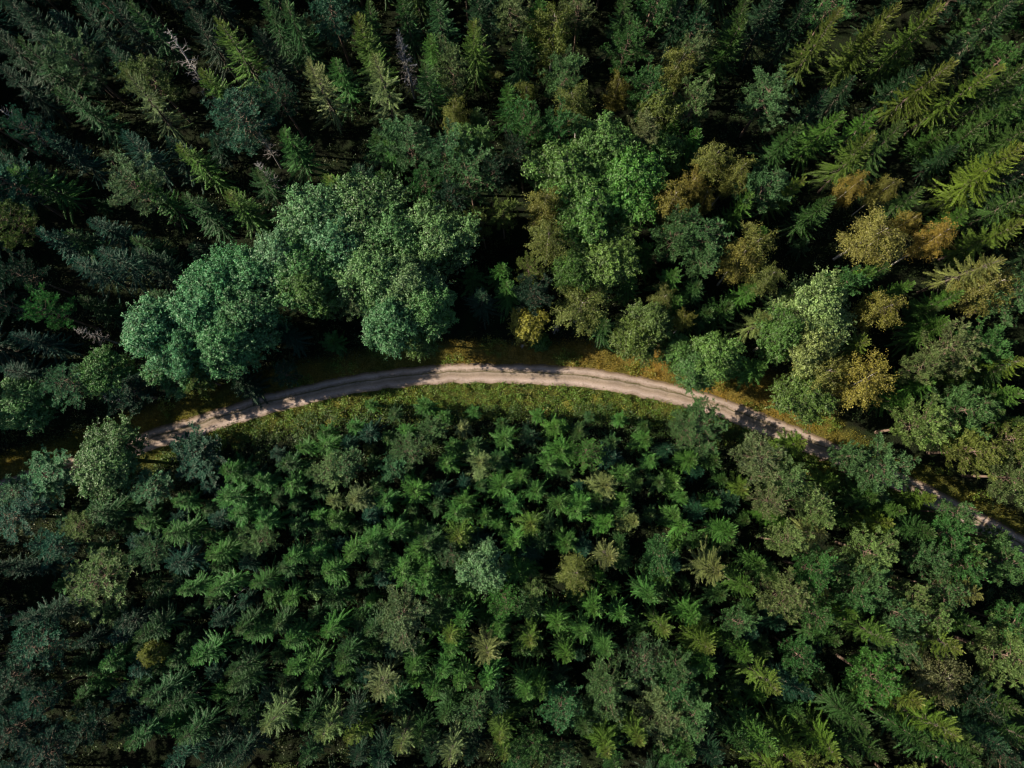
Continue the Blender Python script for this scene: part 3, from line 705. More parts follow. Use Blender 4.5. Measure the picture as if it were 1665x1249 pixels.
S|-33.59|4.67|8.0|0.0|b|young spruce|sixth nearest bright green young spruce left of the star-shaped spruce below the road
S|-28.51|-3.72|9.0|0.0|p|young spruce|second nearest pale young spruce above left of the large pinkish-grey pine
S|-55.62|28.27|13.0|0.0|g|spruce|nearest green spruce above the leftmost pale broadleaf crown
S|-36.35|22.56|12.0|0.0|t|spruce|bluish green spruce below left of the palest round broadleaf
P|-36.66|16.40|9.3|4.0|d|pine|dark pine below left of the palest round broadleaf
S|-43.47|14.87|11.0|0.0|d|young spruce|dark young spruce below right of the leftmost pale broadleaf crown
S|-41.91|0.12|8.0|0.0|g|young spruce|nearest green young spruce right of the tree hiding the road's end
S|-34.71|-1.48|9.0|0.0|b|young spruce|fifth nearest bright green young spruce above left of the large pinkish-grey pine
P|-77.94|26.37|19.0|5.0|d|pine|nearest dark pine above the bluish star-shaped spruce
S|-77.17|16.40|14.0|0.0|t|spruce|bluish green spruce below the bluish star-shaped spruce
P|-76.32|-5.11|8.1|5.0|t|pine|bluish pine below left of the tree hiding the road's end
A|-20.78|30.90|18.5|8.0|l|broadleaf|palest round broadleaf tree of the clump above the road
A|-15.95|28.61|18.5|7.5|t|broadleaf|nearest grey-green broadleaf below right of the palest round broadleaf
A|-18.73|24.05|18.5|7.0|t|broadleaf|grey-green broadleaf below the palest round broadleaf
P|-25.48|27.67|15.3|5.0|w|pine|pinkish-grey pine below left of the palest round broadleaf
A|-14.85|22.39|12.2|5.0|o|broadleaf|olive green broadleaf below right of the palest round broadleaf
S|-2.43|32.91|13.0|0.0|b|spruce|second nearest bright green spruce above left of the lime yellow bush
S|-0.32|29.26|13.0|0.0|b|spruce|nearest bright green spruce above left of the lime yellow bush
P|1.99|32.59|14.2|4.2|o|pine|olive pine above the lime yellow bush
P|2.95|29.63|15.5|5.5|d|pine|dark pine above the lime yellow bush
S|-6.69|33.02|9.0|0.0|b|young spruce|bright green young spruce above left of the lime yellow bush
S|-4.43|27.78|15.0|0.0|d|spruce|dark spruce above left of the lime yellow bush
A|10.03|31.89|16.9|5.0|b|broadleaf|bright green broadleaf left of the rich green round broadleaf
A|15.47|32.74|17.6|7.5|b|broadleaf|rich green round tree above the orange verge
B|10.84|26.51|14.3|8.0|k|birch|olive yellow birch standing behind the roadside verge
A|2.67|24.59|11.0|4.5|y|broadleaf|lime yellow bush at the verge above the road
A|4.89|22.61|3.3|3.0|g|bush|green bush right of the whitish leafless shrub
D|1.71|21.83|5.0|0.0|x|dead tree|whitish leafless shrub beside the lime yellow bush
D|7.20|24.36|8.0|0.0|x|dead tree|bare dead tree right of the lime yellow bush
S|19.06|29.92|13.0|0.0|b|spruce|bright green spruce below right of the rich green round broadleaf
S|14.77|24.00|13.0|0.0|g|spruce|green spruce below right of the olive roadside birch
B|23.50|27.70|13.2|4.0|k|birch|olive yellow birch below right of the rich green round broadleaf
A|20.06|21.98|12.7|5.5|g|broadleaf|green broadleaf below right of the olive roadside birch
A|21.58|24.45|14.0|5.0|g|broadleaf|green broadleaf below right of the rich green round broadleaf
S|25.46|31.69|15.0|0.0|b|spruce|bright green spruce left of the orange-yellow birch
A|26.65|19.62|10.3|4.5|b|broadleaf|nearest bright green broadleaf above the pine overhanging the road
S|26.32|27.52|12.0|0.0|b|spruce|bright green spruce below left of the orange-yellow birch
S|-7.99|8.05|6.5|0.0|p|young spruce|isolated pale star-shaped spruce just below the road
S|-17.56|7.35|7.0|0.0|b|young spruce|nearest bright green young spruce left of the star-shaped spruce below the road
P|-13.07|7.77|7.6|4.2|v|pine|nearest grey-green pine left of the star-shaped spruce below the road
S|-9.58|5.04|7.0|0.0|b|young spruce|nearest bright green young spruce below left of the star-shaped spruce below the road
S|-10.78|2.39|8.0|0.0|b|young spruce|second nearest bright green young spruce below left of the star-shaped spruce below the road
P|-16.11|3.38|9.9|5.0|v|pine|nearest grey-green pine below left of the star-shaped spruce below the road
P|-19.17|1.43|8.8|4.5|v|pine|second nearest grey-green pine below left of the star-shaped spruce below the road
P|-26.57|1.42|10.0|6.0|v|pine|second nearest grey-green pine left of the star-shaped spruce below the road
B|-23.71|4.56|2.8|2.5|k|bush|olive yellow bush left of the star-shaped spruce below the road
S|-1.31|5.98|8.0|0.0|b|young spruce|bright green young spruce right of the star-shaped spruce below the road
S|-5.14|1.71|10.0|0.0|p|young spruce|pale young spruce below right of the star-shaped spruce below the road
S|1.31|0.12|8.0|0.0|b|young spruce|second nearest bright green young spruce below right of the star-shaped spruce below the road
S|-1.93|-1.48|9.0|0.0|b|young spruce|nearest bright green young spruce below right of the star-shaped spruce below the road
S|3.88|-2.12|9.0|0.0|b|young spruce|second nearest bright green young spruce left of the star-shaped spruce right of centre
S|6.96|7.68|7.0|0.0|b|young spruce|fourth nearest bright green young spruce above left of the star-shaped spruce right of centre
P|11.52|3.38|9.9|5.0|b|pine|lush green pine above left of the star-shaped spruce right of centre
S|7.80|3.99|9.0|0.0|b|young spruce|nearest bright green young spruce above left of the star-shaped spruce right of centre
S|6.21|2.06|8.0|0.0|b|young spruce|second nearest bright green young spruce above left of the star-shaped spruce right of centre
S|14.29|-1.46|11.0|0.0|p|young spruce|pale star-shaped spruce right of centre
S|17.81|0.76|9.0|0.0|b|young spruce|nearest bright green young spruce above right of the star-shaped spruce right of centre
S|21.33|5.65|8.0|0.0|b|young spruce|bright green young spruce left of the pine overhanging the road
S|22.56|2.39|8.0|0.0|b|young spruce|second nearest bright green young spruce above right of the star-shaped spruce right of centre
S|16.54|5.37|7.0|0.0|g|young spruce|nearest green young spruce above the star-shaped spruce right of centre
S|-15.67|-2.11|10.0|0.0|b|young spruce|third nearest bright green young spruce below left of the star-shaped spruce below the road
S|-20.12|-3.69|10.0|0.0|b|young spruce|fourth nearest bright green young spruce below left of the star-shaped spruce below the road
S|-7.66|-4.00|10.0|0.0|b|young spruce|third nearest bright green young spruce above the pale silvery green tree
S|7.41|-4.04|9.0|0.0|b|young spruce|nearest bright green young spruce left of the star-shaped spruce right of centre
S|10.86|-4.32|10.0|0.0|b|young spruce|nearest bright green young spruce below left of the star-shaped spruce right of centre
S|13.32|-3.43|8.0|0.0|g|young spruce|green young spruce below left of the star-shaped spruce right of centre
S|17.71|-4.04|9.0|0.0|b|young spruce|nearest bright green young spruce below right of the star-shaped spruce right of centre
S|-24.39|-3.34|11.0|0.0|p|young spruce|nearest pale young spruce above left of the large pinkish-grey pine
S|3.02|2.45|5.0|0.0|g|young spruce|third nearest green young spruce below right of the star-shaped spruce below the road
S|19.86|-1.50|8.0|0.0|g|young spruce|nearest green young spruce right of the star-shaped spruce right of centre
S|3.01|6.41|6.0|0.0|d|young spruce|dark young spruce right of the star-shaped spruce below the road
B|35.64|32.93|19.0|6.0|r|birch|orange-yellow birch among green spruces
B|39.40|30.62|19.0|5.0|k|birch|olive yellow birch below right of the orange-yellow birch
P|28.93|33.92|19.0|5.0|v|pine|grey-green pine left of the orange-yellow birch
S|36.63|28.68|14.0|0.0|b|spruce|bright green spruce below the orange-yellow birch
S|29.07|29.92|13.0|0.0|g|spruce|nearest green spruce below left of the orange-yellow birch
B|27.86|24.47|12.2|3.5|k|birch|olive yellow birch below left of the orange-yellow birch
S|33.75|26.52|12.0|0.0|g|spruce|green spruce below the orange-yellow birch
S|30.48|25.53|12.0|0.0|g|spruce|second nearest green spruce below left of the orange-yellow birch
A|32.43|19.23|16.0|5.5|b|broadleaf|second nearest bright green broadleaf above the pine overhanging the road
A|29.67|17.45|11.6|5.0|g|broadleaf|green broadleaf above the pine overhanging the road
A|46.29|25.91|19.0|7.5|l|broadleaf|second nearest pale green broadleaf above the white-trunked verge birch
A|41.47|21.47|18.5|5.5|g|broadleaf|green broadleaf above left of the white-trunked verge birch
A|45.15|20.48|18.7|6.0|l|broadleaf|nearest pale green broadleaf above the white-trunked verge birch
P|50.20|28.98|19.0|5.0|g|pine|green pine below left of the wide pale yellow birch
S|43.41|27.78|15.0|0.0|g|spruce|green spruce below right of the orange-yellow birch
S|39.14|24.23|15.0|0.0|p|spruce|pale spruce below right of the orange-yellow birch
S|38.88|17.33|12.0|0.0|b|spruce|bright green spruce left of the white-trunked verge birch
B|56.69|25.39|19.0|6.0|k|birch|olive yellow birch below the wide pale yellow birch
S|61.04|29.15|16.0|0.0|b|spruce|nearest bright green spruce below right of the wide pale yellow birch
S|55.35|31.36|15.0|0.0|b|spruce|bright green spruce below the wide pale yellow birch
S|57.96|32.35|15.0|0.0|g|spruce|nearest green spruce below right of the wide pale yellow birch
S|65.68|24.55|15.0|0.0|b|spruce|third nearest bright green spruce below right of the wide pale yellow birch
S|66.15|22.30|15.0|0.0|b|spruce|bright green spruce above right of the yellow-green birch leaning right
S|53.73|20.03|17.0|0.0|y|spruce|yellow-tipped spruce above the yellow-green birch leaning right
B|46.68|15.66|16.7|6.5|l|birch|yellow-green birch with long white trunk by the verge
B|54.07|13.69|17.2|8.5|l|birch|yellow-green birch leaning right with slender white trunk
A|45.85|12.21|15.0|6.5|g|broadleaf|green broadleaf below the white-trunked verge birch
S|64.41|14.49|14.0|0.0|b|spruce|second nearest bright green spruce right of the yellow-green birch leaning right
S|60.51|12.06|13.0|0.0|b|spruce|nearest bright green spruce right of the yellow-green birch leaning right
B|71.89|28.33|19.0|7.5|k|birch|olive yellow birch below right of the wide pale yellow birch
P|77.53|27.02|19.0|8.0|v|pine|grey-green pine below right of the wide pale yellow birch
P|66.75|19.26|19.0|8.0|w|pine|pinkish-grey pine above right of the yellow-green birch leaning right
P|71.57|20.22|19.0|6.0|g|pine|nearest green pine right of the yellow-green birch leaning right
S|74.03|19.09|17.0|0.0|g|spruce|fifth nearest green spruce right of the yellow-green birch leaning right
S|74.10|15.62|15.0|0.0|g|spruce|third nearest green spruce right of the yellow-green birch leaning right
S|75.30|16.44|18.0|0.0|y|spruce|yellow-tipped spruce right of the yellow-green birch leaning right
S|72.98|13.42|15.0|0.0|g|spruce|second nearest green spruce right of the yellow-green birch leaning right
S|70.21|14.62|13.0|0.0|g|spruce|nearest green spruce right of the yellow-green birch leaning right
P|63.05|16.07|19.0|5.5|w|pine|pinkish-grey pine right of the yellow-green birch leaning right
P|67.70|9.49|18.0|8.0|v|pine|grey-green pine right of the yellow-green birch leaning right
P|61.53|7.39|15.7|7.0|l|pine|pale pine below right of the yellow-green birch leaning right
S|73.00|10.42|17.0|0.0|g|spruce|fourth nearest green spruce right of the yellow-green birch leaning right
S|75.44|8.58|17.0|0.0|g|spruce|sixth nearest green spruce right of the yellow-green birch leaning right
S|69.31|6.62|14.0|0.0|b|spruce|bright green spruce below right of the yellow-green birch leaning right
P|70.05|3.89|16.0|6.5|o|pine|nearest olive pine below right of the yellow-green birch leaning right
P|75.79|0.11|17.9|7.4|w|pine|pinkish-grey pine below right of the yellow-green birch leaning right
P|74.24|4.80|17.4|6.0|o|pine|second nearest olive pine below right of the yellow-green birch leaning right
S|76.23|11.75|16.0|0.0|b|spruce|third nearest bright green spruce right of the yellow-green birch leaning right
S|67.19|27.22|16.0|0.0|b|spruce|second nearest bright green spruce below right of the wide pale yellow birch
S|70.34|31.59|22.0|0.0|p|spruce|pale spruce right of the wide pale yellow birch
S|65.64|26.30|13.0|0.0|g|spruce|second nearest green spruce below right of the wide pale yellow birch
P|30.15|8.43|7.8|8.5|v|pine|grey-green pine overhanging the road's lower edge
P|27.69|7.07|8.3|5.0|v|pine|grey-green pine below left of the pine overhanging the road
P|39.02|3.32|13.2|8.0|w|pine|pale pinkish-grey pine below the road bend
S|45.46|4.92|10.0|0.0|y|young spruce|yellow-tipped young spruce right of the pinkish pine below the bend
S|36.48|-1.80|9.0|0.0|y|young spruce|yellow-tipped young spruce below left of the pinkish pine below the bend
P|41.13|0.11|15.6|5.5|v|pine|grey-green pine below right of the pinkish pine below the bend
P|45.57|-3.94|16.0|5.5|l|pine|nearest pale pine below right of the pinkish pine below the bend
P|55.61|0.75|14.2|7.8|v|pine|second nearest grey-green pine below the yellow-green birch leaning right
P|51.91|2.66|14.1|4.6|v|pine|nearest grey-green pine below the yellow-green birch leaning right
S|51.15|-0.85|8.0|0.0|b|young spruce|bright green young spruce right of the pinkish pine below the bend
S|64.28|-3.97|11.0|0.0|y|young spruce|yellow-tipped young spruce below right of the yellow-green birch leaning right
S|32.19|-4.35|9.0|0.0|b|young spruce|bright green young spruce below left of the pinkish pine below the bend
S|27.90|2.69|9.0|0.0|b|young spruce|nearest bright green young spruce below the pine overhanging the road
S|27.08|-3.08|9.0|0.0|b|young spruce|third nearest bright green young spruce below the pine overhanging the road
P|38.68|-3.32|16.0|5.1|w|pine|nearest pinkish-grey pine below the pinkish pine below the bend
A|62.29|4.20|3.3|3.0|d|bush|dark bush below the yellow-green birch leaning right
P|-71.51|-11.01|9.8|5.5|t|pine|nearest bluish pine above left of the lone olive round pine
P|-63.64|-16.21|11.5|8.5|o|pine|olive round pine alone in the dark lower left
P|-55.43|-11.54|11.2|5.0|v|pine|grey-green pine above right of the lone olive round pine
S|-50.85|-8.29|13.9|0.0|b|spruce|bright green spruce above right of the lone olive round pine
S|-50.68|-12.67|15.1|0.0|t|spruce|bluish green spruce right of the lone olive round pine
S|-49.03|-16.84|12.8|0.0|b|spruce|nearest bright green spruce right of the lone olive round pine
S|-44.86|-11.30|13.9|0.0|b|spruce|second nearest bright green spruce right of the lone olive round pine
S|-43.70|-16.08|13.9|0.0|b|spruce|third nearest bright green spruce right of the lone olive round pine
P|-38.90|-9.91|12.0|5.0|l|pine|pale pine above left of the large pinkish-grey pine
S|-38.99|-7.01|10.0|0.0|b|young spruce|fifth nearest bright green young spruce right of the tree hiding the road's end
S|-42.23|-5.76|10.0|0.0|b|young spruce|third nearest bright green young spruce right of the tree hiding the road's end
S|-33.53|-12.02|12.8|0.0|b|spruce|fourth nearest bright green spruce above left of the large pinkish-grey pine
S|-38.31|-15.94|12.8|0.0|b|spruce|fourth nearest bright green spruce left of the large pinkish-grey pine
S|-35.35|-14.28|11.6|0.0|g|spruce|second nearest green spruce left of the large pinkish-grey pine
S|-34.23|-18.03|12.8|0.0|b|spruce|third nearest bright green spruce left of the large pinkish-grey pine
S|-27.27|-14.74|12.8|0.0|b|spruce|second nearest bright green spruce above left of the large pinkish-grey pine
S|-27.85|-7.01|10.0|0.0|b|young spruce|third nearest bright green young spruce above left of the large pinkish-grey pine
A|-31.60|-18.32|3.3|3.0|l|bush|pale green bush left of the large pinkish-grey pine
S|-40.08|-21.97|13.9|0.0|g|spruce|green spruce right of the lone olive round pine
S|-37.88|-23.72|13.9|0.0|b|spruce|fifth nearest bright green spruce left of the large pinkish-grey pine
S|-35.29|-22.19|12.8|0.0|g|spruce|nearest green spruce left of the large pinkish-grey pine
S|-32.73|-24.31|13.9|0.0|b|spruce|second nearest bright green spruce left of the large pinkish-grey pine
S|-27.62|-23.08|12.8|0.0|b|spruce|nearest bright green spruce left of the large pinkish-grey pine
S|-32.28|-28.36|13.9|0.0|b|spruce|third nearest bright green spruce below left of the large pinkish-grey pine
S|-29.90|-27.78|12.8|0.0|b|spruce|second nearest bright green spruce below left of the large pinkish-grey pine
S|-25.68|-28.08|13.9|0.0|b|spruce|nearest bright green spruce below left of the large pinkish-grey pine
S|-53.69|-22.62|15.1|0.0|g|spruce|nearest green spruce below right of the lone olive round pine
S|-46.01|-26.36|15.1|0.0|b|spruce|bright green spruce below right of the lone olive round pine
A|-55.01|-26.81|10.2|3.5|k|broadleaf|yellowish broadleaf below right of the lone olive round pine
P|-71.09|-25.49|13.2|8.0|t|pine|nearest bluish pine below left of the lone olive round pine
S|-39.96|-28.36|15.1|0.0|g|spruce|third nearest green spruce below right of the lone olive round pine
S|-39.88|-30.61|16.2|0.0|g|spruce|fourth nearest green spruce below right of the lone olive round pine
S|-35.15|-35.08|16.2|0.0|p|spruce|second nearest pale spruce below left of the large pinkish-grey pine
S|-26.65|-36.19|16.2|0.0|p|spruce|nearest pale spruce below left of the large pinkish-grey pine
S|-51.98|-31.73|16.2|0.0|g|spruce|nearest green spruce below the lone olive round pine
S|-49.24|-33.41|16.2|0.0|g|spruce|second nearest green spruce below right of the lone olive round pine
S|-54.52|-37.57|16.2|0.0|g|spruce|second nearest green spruce below the lone olive round pine
S|-46.67|-37.57|16.2|0.0|g|spruce|fifth nearest green spruce below right of the lone olive round pine
P|-70.46|-32.49|14.0|5.0|t|pine|second nearest bluish pine below left of the lone olive round pine
P|-73.68|-28.69|13.7|7.0|d|pine|nearest dark pine below left of the lone olive round pine
P|-74.09|-36.90|14.0|7.0|d|pine|second nearest dark pine below left of the lone olive round pine
P|-68.89|-40.68|14.0|7.0|d|pine|second nearest dark pine below the lone olive round pine
P|-78.75|-6.59|8.3|7.0|t|pine|second nearest bluish pine above left of the lone olive round pine
S|-64.54|-5.76|10.0|0.0|g|young spruce|green young spruce below the tree hiding the road's end
S|-71.46|-21.17|15.1|0.0|d|spruce|second nearest dark spruce below left of the lone olive round pine
S|-68.07|-19.92|13.9|0.0|d|spruce|nearest dark spruce below left of the lone olive round pine
S|-42.88|-39.91|17.4|0.0|d|spruce|second nearest dark spruce below right of the lone olive round pine
S|-47.83|-39.49|18.6|0.0|t|spruce|bluish green spruce below the lone olive round pine
S|-38.88|-39.64|17.4|0.0|d|spruce|third nearest dark spruce below right of the lone olive round pine
S|-29.62|-35.16|15.1|0.0|g|spruce|third nearest green spruce below left of the large pinkish-grey pine
S|-64.42|-24.85|12.8|0.0|d|spruce|dark spruce below the lone olive round pine
P|-68.49|-7.20|9.1|5.0|o|pine|olive pine above the lone olive round pine
S|-73.72|-13.99|13.9|0.0|d|spruce|nearest dark spruce left of the lone olive round pine
S|-58.50|-22.12|11.6|0.0|d|spruce|nearest dark spruce below right of the lone olive round pine
P|-63.05|-36.90|14.0|6.0|d|pine|nearest dark pine below the lone olive round pine
S|-44.91|-22.12|11.6|0.0|d|spruce|dark spruce right of the lone olive round pine
S|-8.35|-5.49|9.0|0.0|b|young spruce|nearest bright green young spruce above left of the pale silvery green tree
S|-4.53|-6.17|8.0|0.0|b|young spruce|second nearest bright green young spruce above the pale silvery green tree
S|-8.45|-9.08|11.6|0.0|y|spruce|yellow-tipped spruce above left of the pale silvery green tree
P|-9.29|-11.51|11.6|4.0|v|pine|grey-green pine above left of the pale silvery green tree
S|-18.18|-8.15|11.6|0.0|b|spruce|third nearest bright green spruce above the large pinkish-grey pine
S|-24.75|-11.11|12.8|0.0|b|spruce|third nearest bright green spruce above left of the large pinkish-grey pine
S|-21.59|-9.69|11.6|0.0|b|spruce|nearest bright green spruce above left of the large pinkish-grey pine
S|-14.68|-11.53|11.6|0.0|b|spruce|second nearest bright green spruce above the large pinkish-grey pine
S|-12.51|-10.31|11.6|0.0|g|spruce|green spruce left of the pale silvery green tree
S|-12.46|-13.97|11.6|0.0|b|spruce|second nearest bright green spruce above right of the large pinkish-grey pine
S|-16.81|-14.58|11.6|0.0|b|spruce|nearest bright green spruce above the large pinkish-grey pine
S|-13.67|-16.10|11.6|0.0|b|spruce|nearest bright green spruce above right of the large pinkish-grey pine
S|-7.24|-13.19|10.4|0.0|b|young spruce|nearest bright green young spruce left of the pale silvery green tree
A|-3.76|-13.76|14.0|5.5|l|broadleaf|pale silvery green tree among lower spruces
S|3.13|-7.51|12.0|0.0|y|spruce|yellow-tipped spruce above right of the pale silvery green tree
S|0.32|-9.69|11.6|0.0|b|spruce|bright green spruce above right of the pale silvery green tree
S|1.26|-14.73|10.4|0.0|b|young spruce|bright green young spruce right of the pale silvery green tree
P|3.03|-16.63|11.9|3.5|l|pine|pale pine left of the olive brown birch
S|8.22|-10.10|10.4|0.0|b|young spruce|bright green young spruce above the olive brown birch
B|9.12|-15.34|14.0|6.0|k|birch|olive brown birch amid the lower spruces
S|14.33|-7.01|10.0|0.0|b|young spruce|bright green young spruce below the star-shaped spruce right of centre
S|18.31|-6.95|11.0|0.0|p|young spruce|pale young spruce below right of the star-shaped spruce right of centre
S|17.36|-5.80|9.0|0.0|g|young spruce|nearest green young spruce below right of the star-shaped spruce right of centre
S|9.97|-5.49|9.0|0.0|b|young spruce|second nearest bright green young spruce below left of the star-shaped spruce right of centre
S|14.23|-12.08|15.1|0.0|p|spruce|pale spruce above right of the olive brown birch
P|22.23|-11.72|13.0|5.5|g|pine|green pine below right of the star-shaped spruce right of centre
S|25.48|-6.38|10.0|0.0|b|young spruce|second nearest bright green young spruce below right of the star-shaped spruce right of centre
S|20.38|-17.26|13.9|0.0|b|spruce|bright green spruce right of the olive brown birch
S|12.87|-19.82|12.8|0.0|b|spruce|nearest bright green spruce below right of the olive brown birch
S|16.66|-21.09|13.9|0.0|b|spruce|second nearest bright green spruce below right of the olive brown birch
P|-1.25|-18.71|14.0|5.0|b|pine|lush green pine below right of the pale silvery green tree
S|3.41|-20.02|11.6|0.0|g|spruce|green spruce below left of the olive brown birch
S|6.73|-21.60|12.8|0.0|b|spruce|nearest bright green spruce below the olive brown birch
S|-1.54|-23.01|11.6|0.0|b|spruce|bright green spruce below the pale silvery green tree
S|-9.36|-22.85|13.9|0.0|y|spruce|yellow-tipped spruce right of the large pinkish-grey pine
S|-7.34|-21.30|12.8|0.0|b|spruce|bright green spruce below left of the pale silvery green tree
S|-10.61|-21.13|10.4|0.0|g|young spruce|green young spruce right of the large pinkish-grey pine
P|-16.55|-20.83|14.0|8.5|w|pine|large pinkish-grey pine below centre
S|-20.85|-22.85|13.9|0.0|g|spruce|nearest green spruce below left of the large pinkish-grey pine
S|-24.17|-26.09|16.2|0.0|g|spruce|second nearest green spruce below left of the large pinkish-grey pine
S|-19.35|-30.61|16.2|0.0|p|spruce|nearest pale spruce below the large pinkish-grey pine
S|-15.18|-27.48|12.8|0.0|b|spruce|nearest bright green spruce below the large pinkish-grey pine
S|-9.13|-25.73|12.8|0.0|b|spruce|nearest bright green spruce below right of the large pinkish-grey pine
S|-9.90|-28.36|13.9|0.0|b|spruce|second nearest bright green spruce below right of the large pinkish-grey pine
S|-6.74|-30.05|16.2|0.0|b|spruce|third nearest bright green spruce below right of the large pinkish-grey pine
S|-4.47|-24.93|15.1|0.0|p|spruce|pale spruce below the pale silvery green tree
S|-2.64|-29.20|16.2|0.0|b|spruce|fourth nearest bright green spruce below right of the large pinkish-grey pine
S|1.78|-30.92|15.1|0.0|b|spruce|fourth nearest bright green spruce below the olive brown birch
S|3.89|-31.53|13.9|0.0|b|spruce|bright green spruce left of the broad pinkish pine
S|3.02|-23.43|13.9|0.0|y|spruce|yellow-tipped spruce below left of the olive brown birch
S|8.13|-26.05|13.9|0.0|b|spruce|third nearest bright green spruce below the olive brown birch
S|10.87|-23.43|13.9|0.0|b|spruce|second nearest bright green spruce below the olive brown birch
S|13.42|-25.21|15.1|0.0|b|spruce|third nearest bright green spruce below right of the olive brown birch
S|22.75|-22.04|15.1|0.0|y|spruce|yellow-tipped spruce above the broad pinkish pine
P|13.90|-31.02|14.0|7.5|v|pine|grey-green pine above left of the broad pinkish pine
P|18.92|-27.45|14.0|6.5|v|pine|second nearest grey-green pine above the broad pinkish pine
P|23.49|-30.42|14.0|6.5|g|pine|green pine above the broad pinkish pine
P|21.83|-35.14|14.0|8.5|w|pine|broad pinkish pine in the lower middle
P|24.50|-27.10|16.0|5.1|v|pine|nearest grey-green pine above the broad pinkish pine
P|7.39|-33.97|14.0|6.0|g|pine|nearest green pine left of the broad pinkish pine
P|3.06|-38.94|14.0|5.5|g|pine|second nearest green pine left of the broad pinkish pine
S|-9.24|-34.38|13.9|0.0|g|spruce|green spruce below right of the large pinkish-grey pine
P|-5.84|-34.85|14.0|5.0|v|pine|grey-green pine below right of the large pinkish-grey pine
S|-1.47|-36.28|15.1|0.0|y|spruce|yellow-tipped spruce below right of the large pinkish-grey pine
S|-0.88|-38.79|15.1|0.0|y|spruce|yellow-tipped spruce left of the broad pinkish pine
S|-1.79|-32.96|13.9|0.0|d|spruce|nearest dark spruce below right of the large pinkish-grey pine
S|-16.27|-38.12|16.2|0.0|p|spruce|second nearest pale spruce below the large pinkish-grey pine
S|-13.67|-36.93|13.9|0.0|g|spruce|nearest green spruce below the large pinkish-grey pine
S|-22.11|-37.02|16.2|0.0|y|spruce|yellow-tipped spruce below the large pinkish-grey pine
S|-22.54|-40.74|15.1|0.0|d|spruce|third nearest dark spruce below the large pinkish-grey pine
S|-19.34|-40.18|15.1|0.0|d|spruce|second nearest dark spruce below the large pinkish-grey pine
S|-8.04|-38.82|17.4|0.0|p|spruce|third nearest pale spruce below the large pinkish-grey pine
S|10.90|-35.72|15.1|0.0|g|spruce|green spruce left of the broad pinkish pine
S|13.37|-38.40|16.2|0.0|y|spruce|second nearest yellow-tipped spruce below left of the broad pinkish pine
S|14.64|-40.74|15.1|0.0|g|spruce|green spruce below left of the broad pinkish pine
S|18.03|-37.57|16.2|0.0|y|spruce|nearest yellow-tipped spruce below left of the broad pinkish pine
P|8.05|-41.80|11.9|4.5|v|pine|grey-green pine below left of the broad pinkish pine
P|23.21|-41.26|14.0|5.0|g|pine|green pine below the broad pinkish pine
S|-24.17|-34.88|15.1|0.0|d|spruce|dark spruce below left of the large pinkish-grey pine
S|-12.01|-40.18|15.1|0.0|d|spruce|nearest dark spruce below the large pinkish-grey pine
S|-11.66|-31.53|13.9|0.0|b|spruce|second nearest bright green spruce below the large pinkish-grey pine
S|-5.33|-40.03|13.9|0.0|d|spruce|second nearest dark spruce below right of the large pinkish-grey pine
P|1.24|-42.39|11.9|4.0|g|pine|third nearest green pine left of the broad pinkish pine
S|7.41|-31.00|10.4|0.0|d|young spruce|dark young spruce left of the broad pinkish pine
S|32.26|-8.29|13.9|0.0|b|spruce|bright green spruce below left of the pinkish pine below the bend
S|26.71|-7.95|10.0|0.0|b|young spruce|third nearest bright green young spruce below right of the star-shaped spruce right of centre
P|40.59|-9.97|16.0|5.1|l|pine|pale pine below the pinkish pine below the bend
S|46.67|-8.90|13.9|0.0|p|spruce|pale spruce below right of the pinkish pine below the bend
P|53.95|-10.89|16.0|6.4|l|pine|third nearest pale pine above left of the slender yellow-tipped spruce
P|61.96|-12.42|16.0|5.5|v|pine|second nearest grey-green pine above the slender yellow-tipped spruce
P|66.05|-8.49|15.1|6.4|g|pine|second nearest green pine above the slender yellow-tipped spruce
S|57.74|-7.26|11.0|0.0|y|young spruce|yellow-tipped young spruce below the yellow-green birch leaning right
S|52.23|-6.38|10.0|0.0|g|young spruce|green young spruce below right of the pinkish pine below the bend
P|46.13|-5.36|16.0|4.6|l|pine|second nearest pale pine below right of the pinkish pine below the bend
P|68.18|-5.73|14.3|4.6|v|pine|fourth nearest grey-green pine above the slender yellow-tipped spruce
P|73.82|-13.10|15.2|7.4|v|pine|grey-green pine above right of the slender yellow-tipped spruce
S|37.36|-12.93|12.8|0.0|b|spruce|nearest bright green spruce below the pinkish pine below the bend
S|30.19|-14.30|16.2|0.0|p|spruce|pale spruce below the pinkish pine below the bend
S|34.72|-16.08|13.9|0.0|b|spruce|second nearest bright green spruce below the pinkish pine below the bend
S|39.46|-14.44|12.8|0.0|g|spruce|green spruce below the pinkish pine below the bend
P|45.07|-13.94|16.0|5.5|g|pine|green pine below right of the pinkish pine below the bend
P|48.99|-12.61|13.6|4.1|l|pine|third nearest pale pine below right of the pinkish pine below the bend
P|53.06|-15.46|16.0|6.0|v|pine|second nearest grey-green pine above left of the slender yellow-tipped spruce
P|58.85|-16.97|16.0|4.6|l|pine|second nearest pale pine above left of the slender yellow-tipped spruce
P|63.83|-16.66|16.0|5.1|v|pine|nearest grey-green pine above the slender yellow-tipped spruce
S|67.94|-16.91|16.2|0.0|p|spruce|pale spruce above right of the slender yellow-tipped spruce
P|41.17|-17.57|16.0|7.4|w|pine|second nearest pinkish-grey pine below the pinkish pine below the bend
P|44.43|-20.57|16.0|6.0|g|pine|green pine above left of the birch with bare white trunk
S|51.91|-21.93|18.6|0.0|b|spruce|nearest bright green spruce above left of the birch with bare white trunk
S|48.59|-20.30|15.1|0.0|b|spruce|second nearest bright green spruce above left of the birch with bare white trunk
P|50.44|-17.87|16.0|5.1|g|pine|green pine above left of the slender yellow-tipped spruce
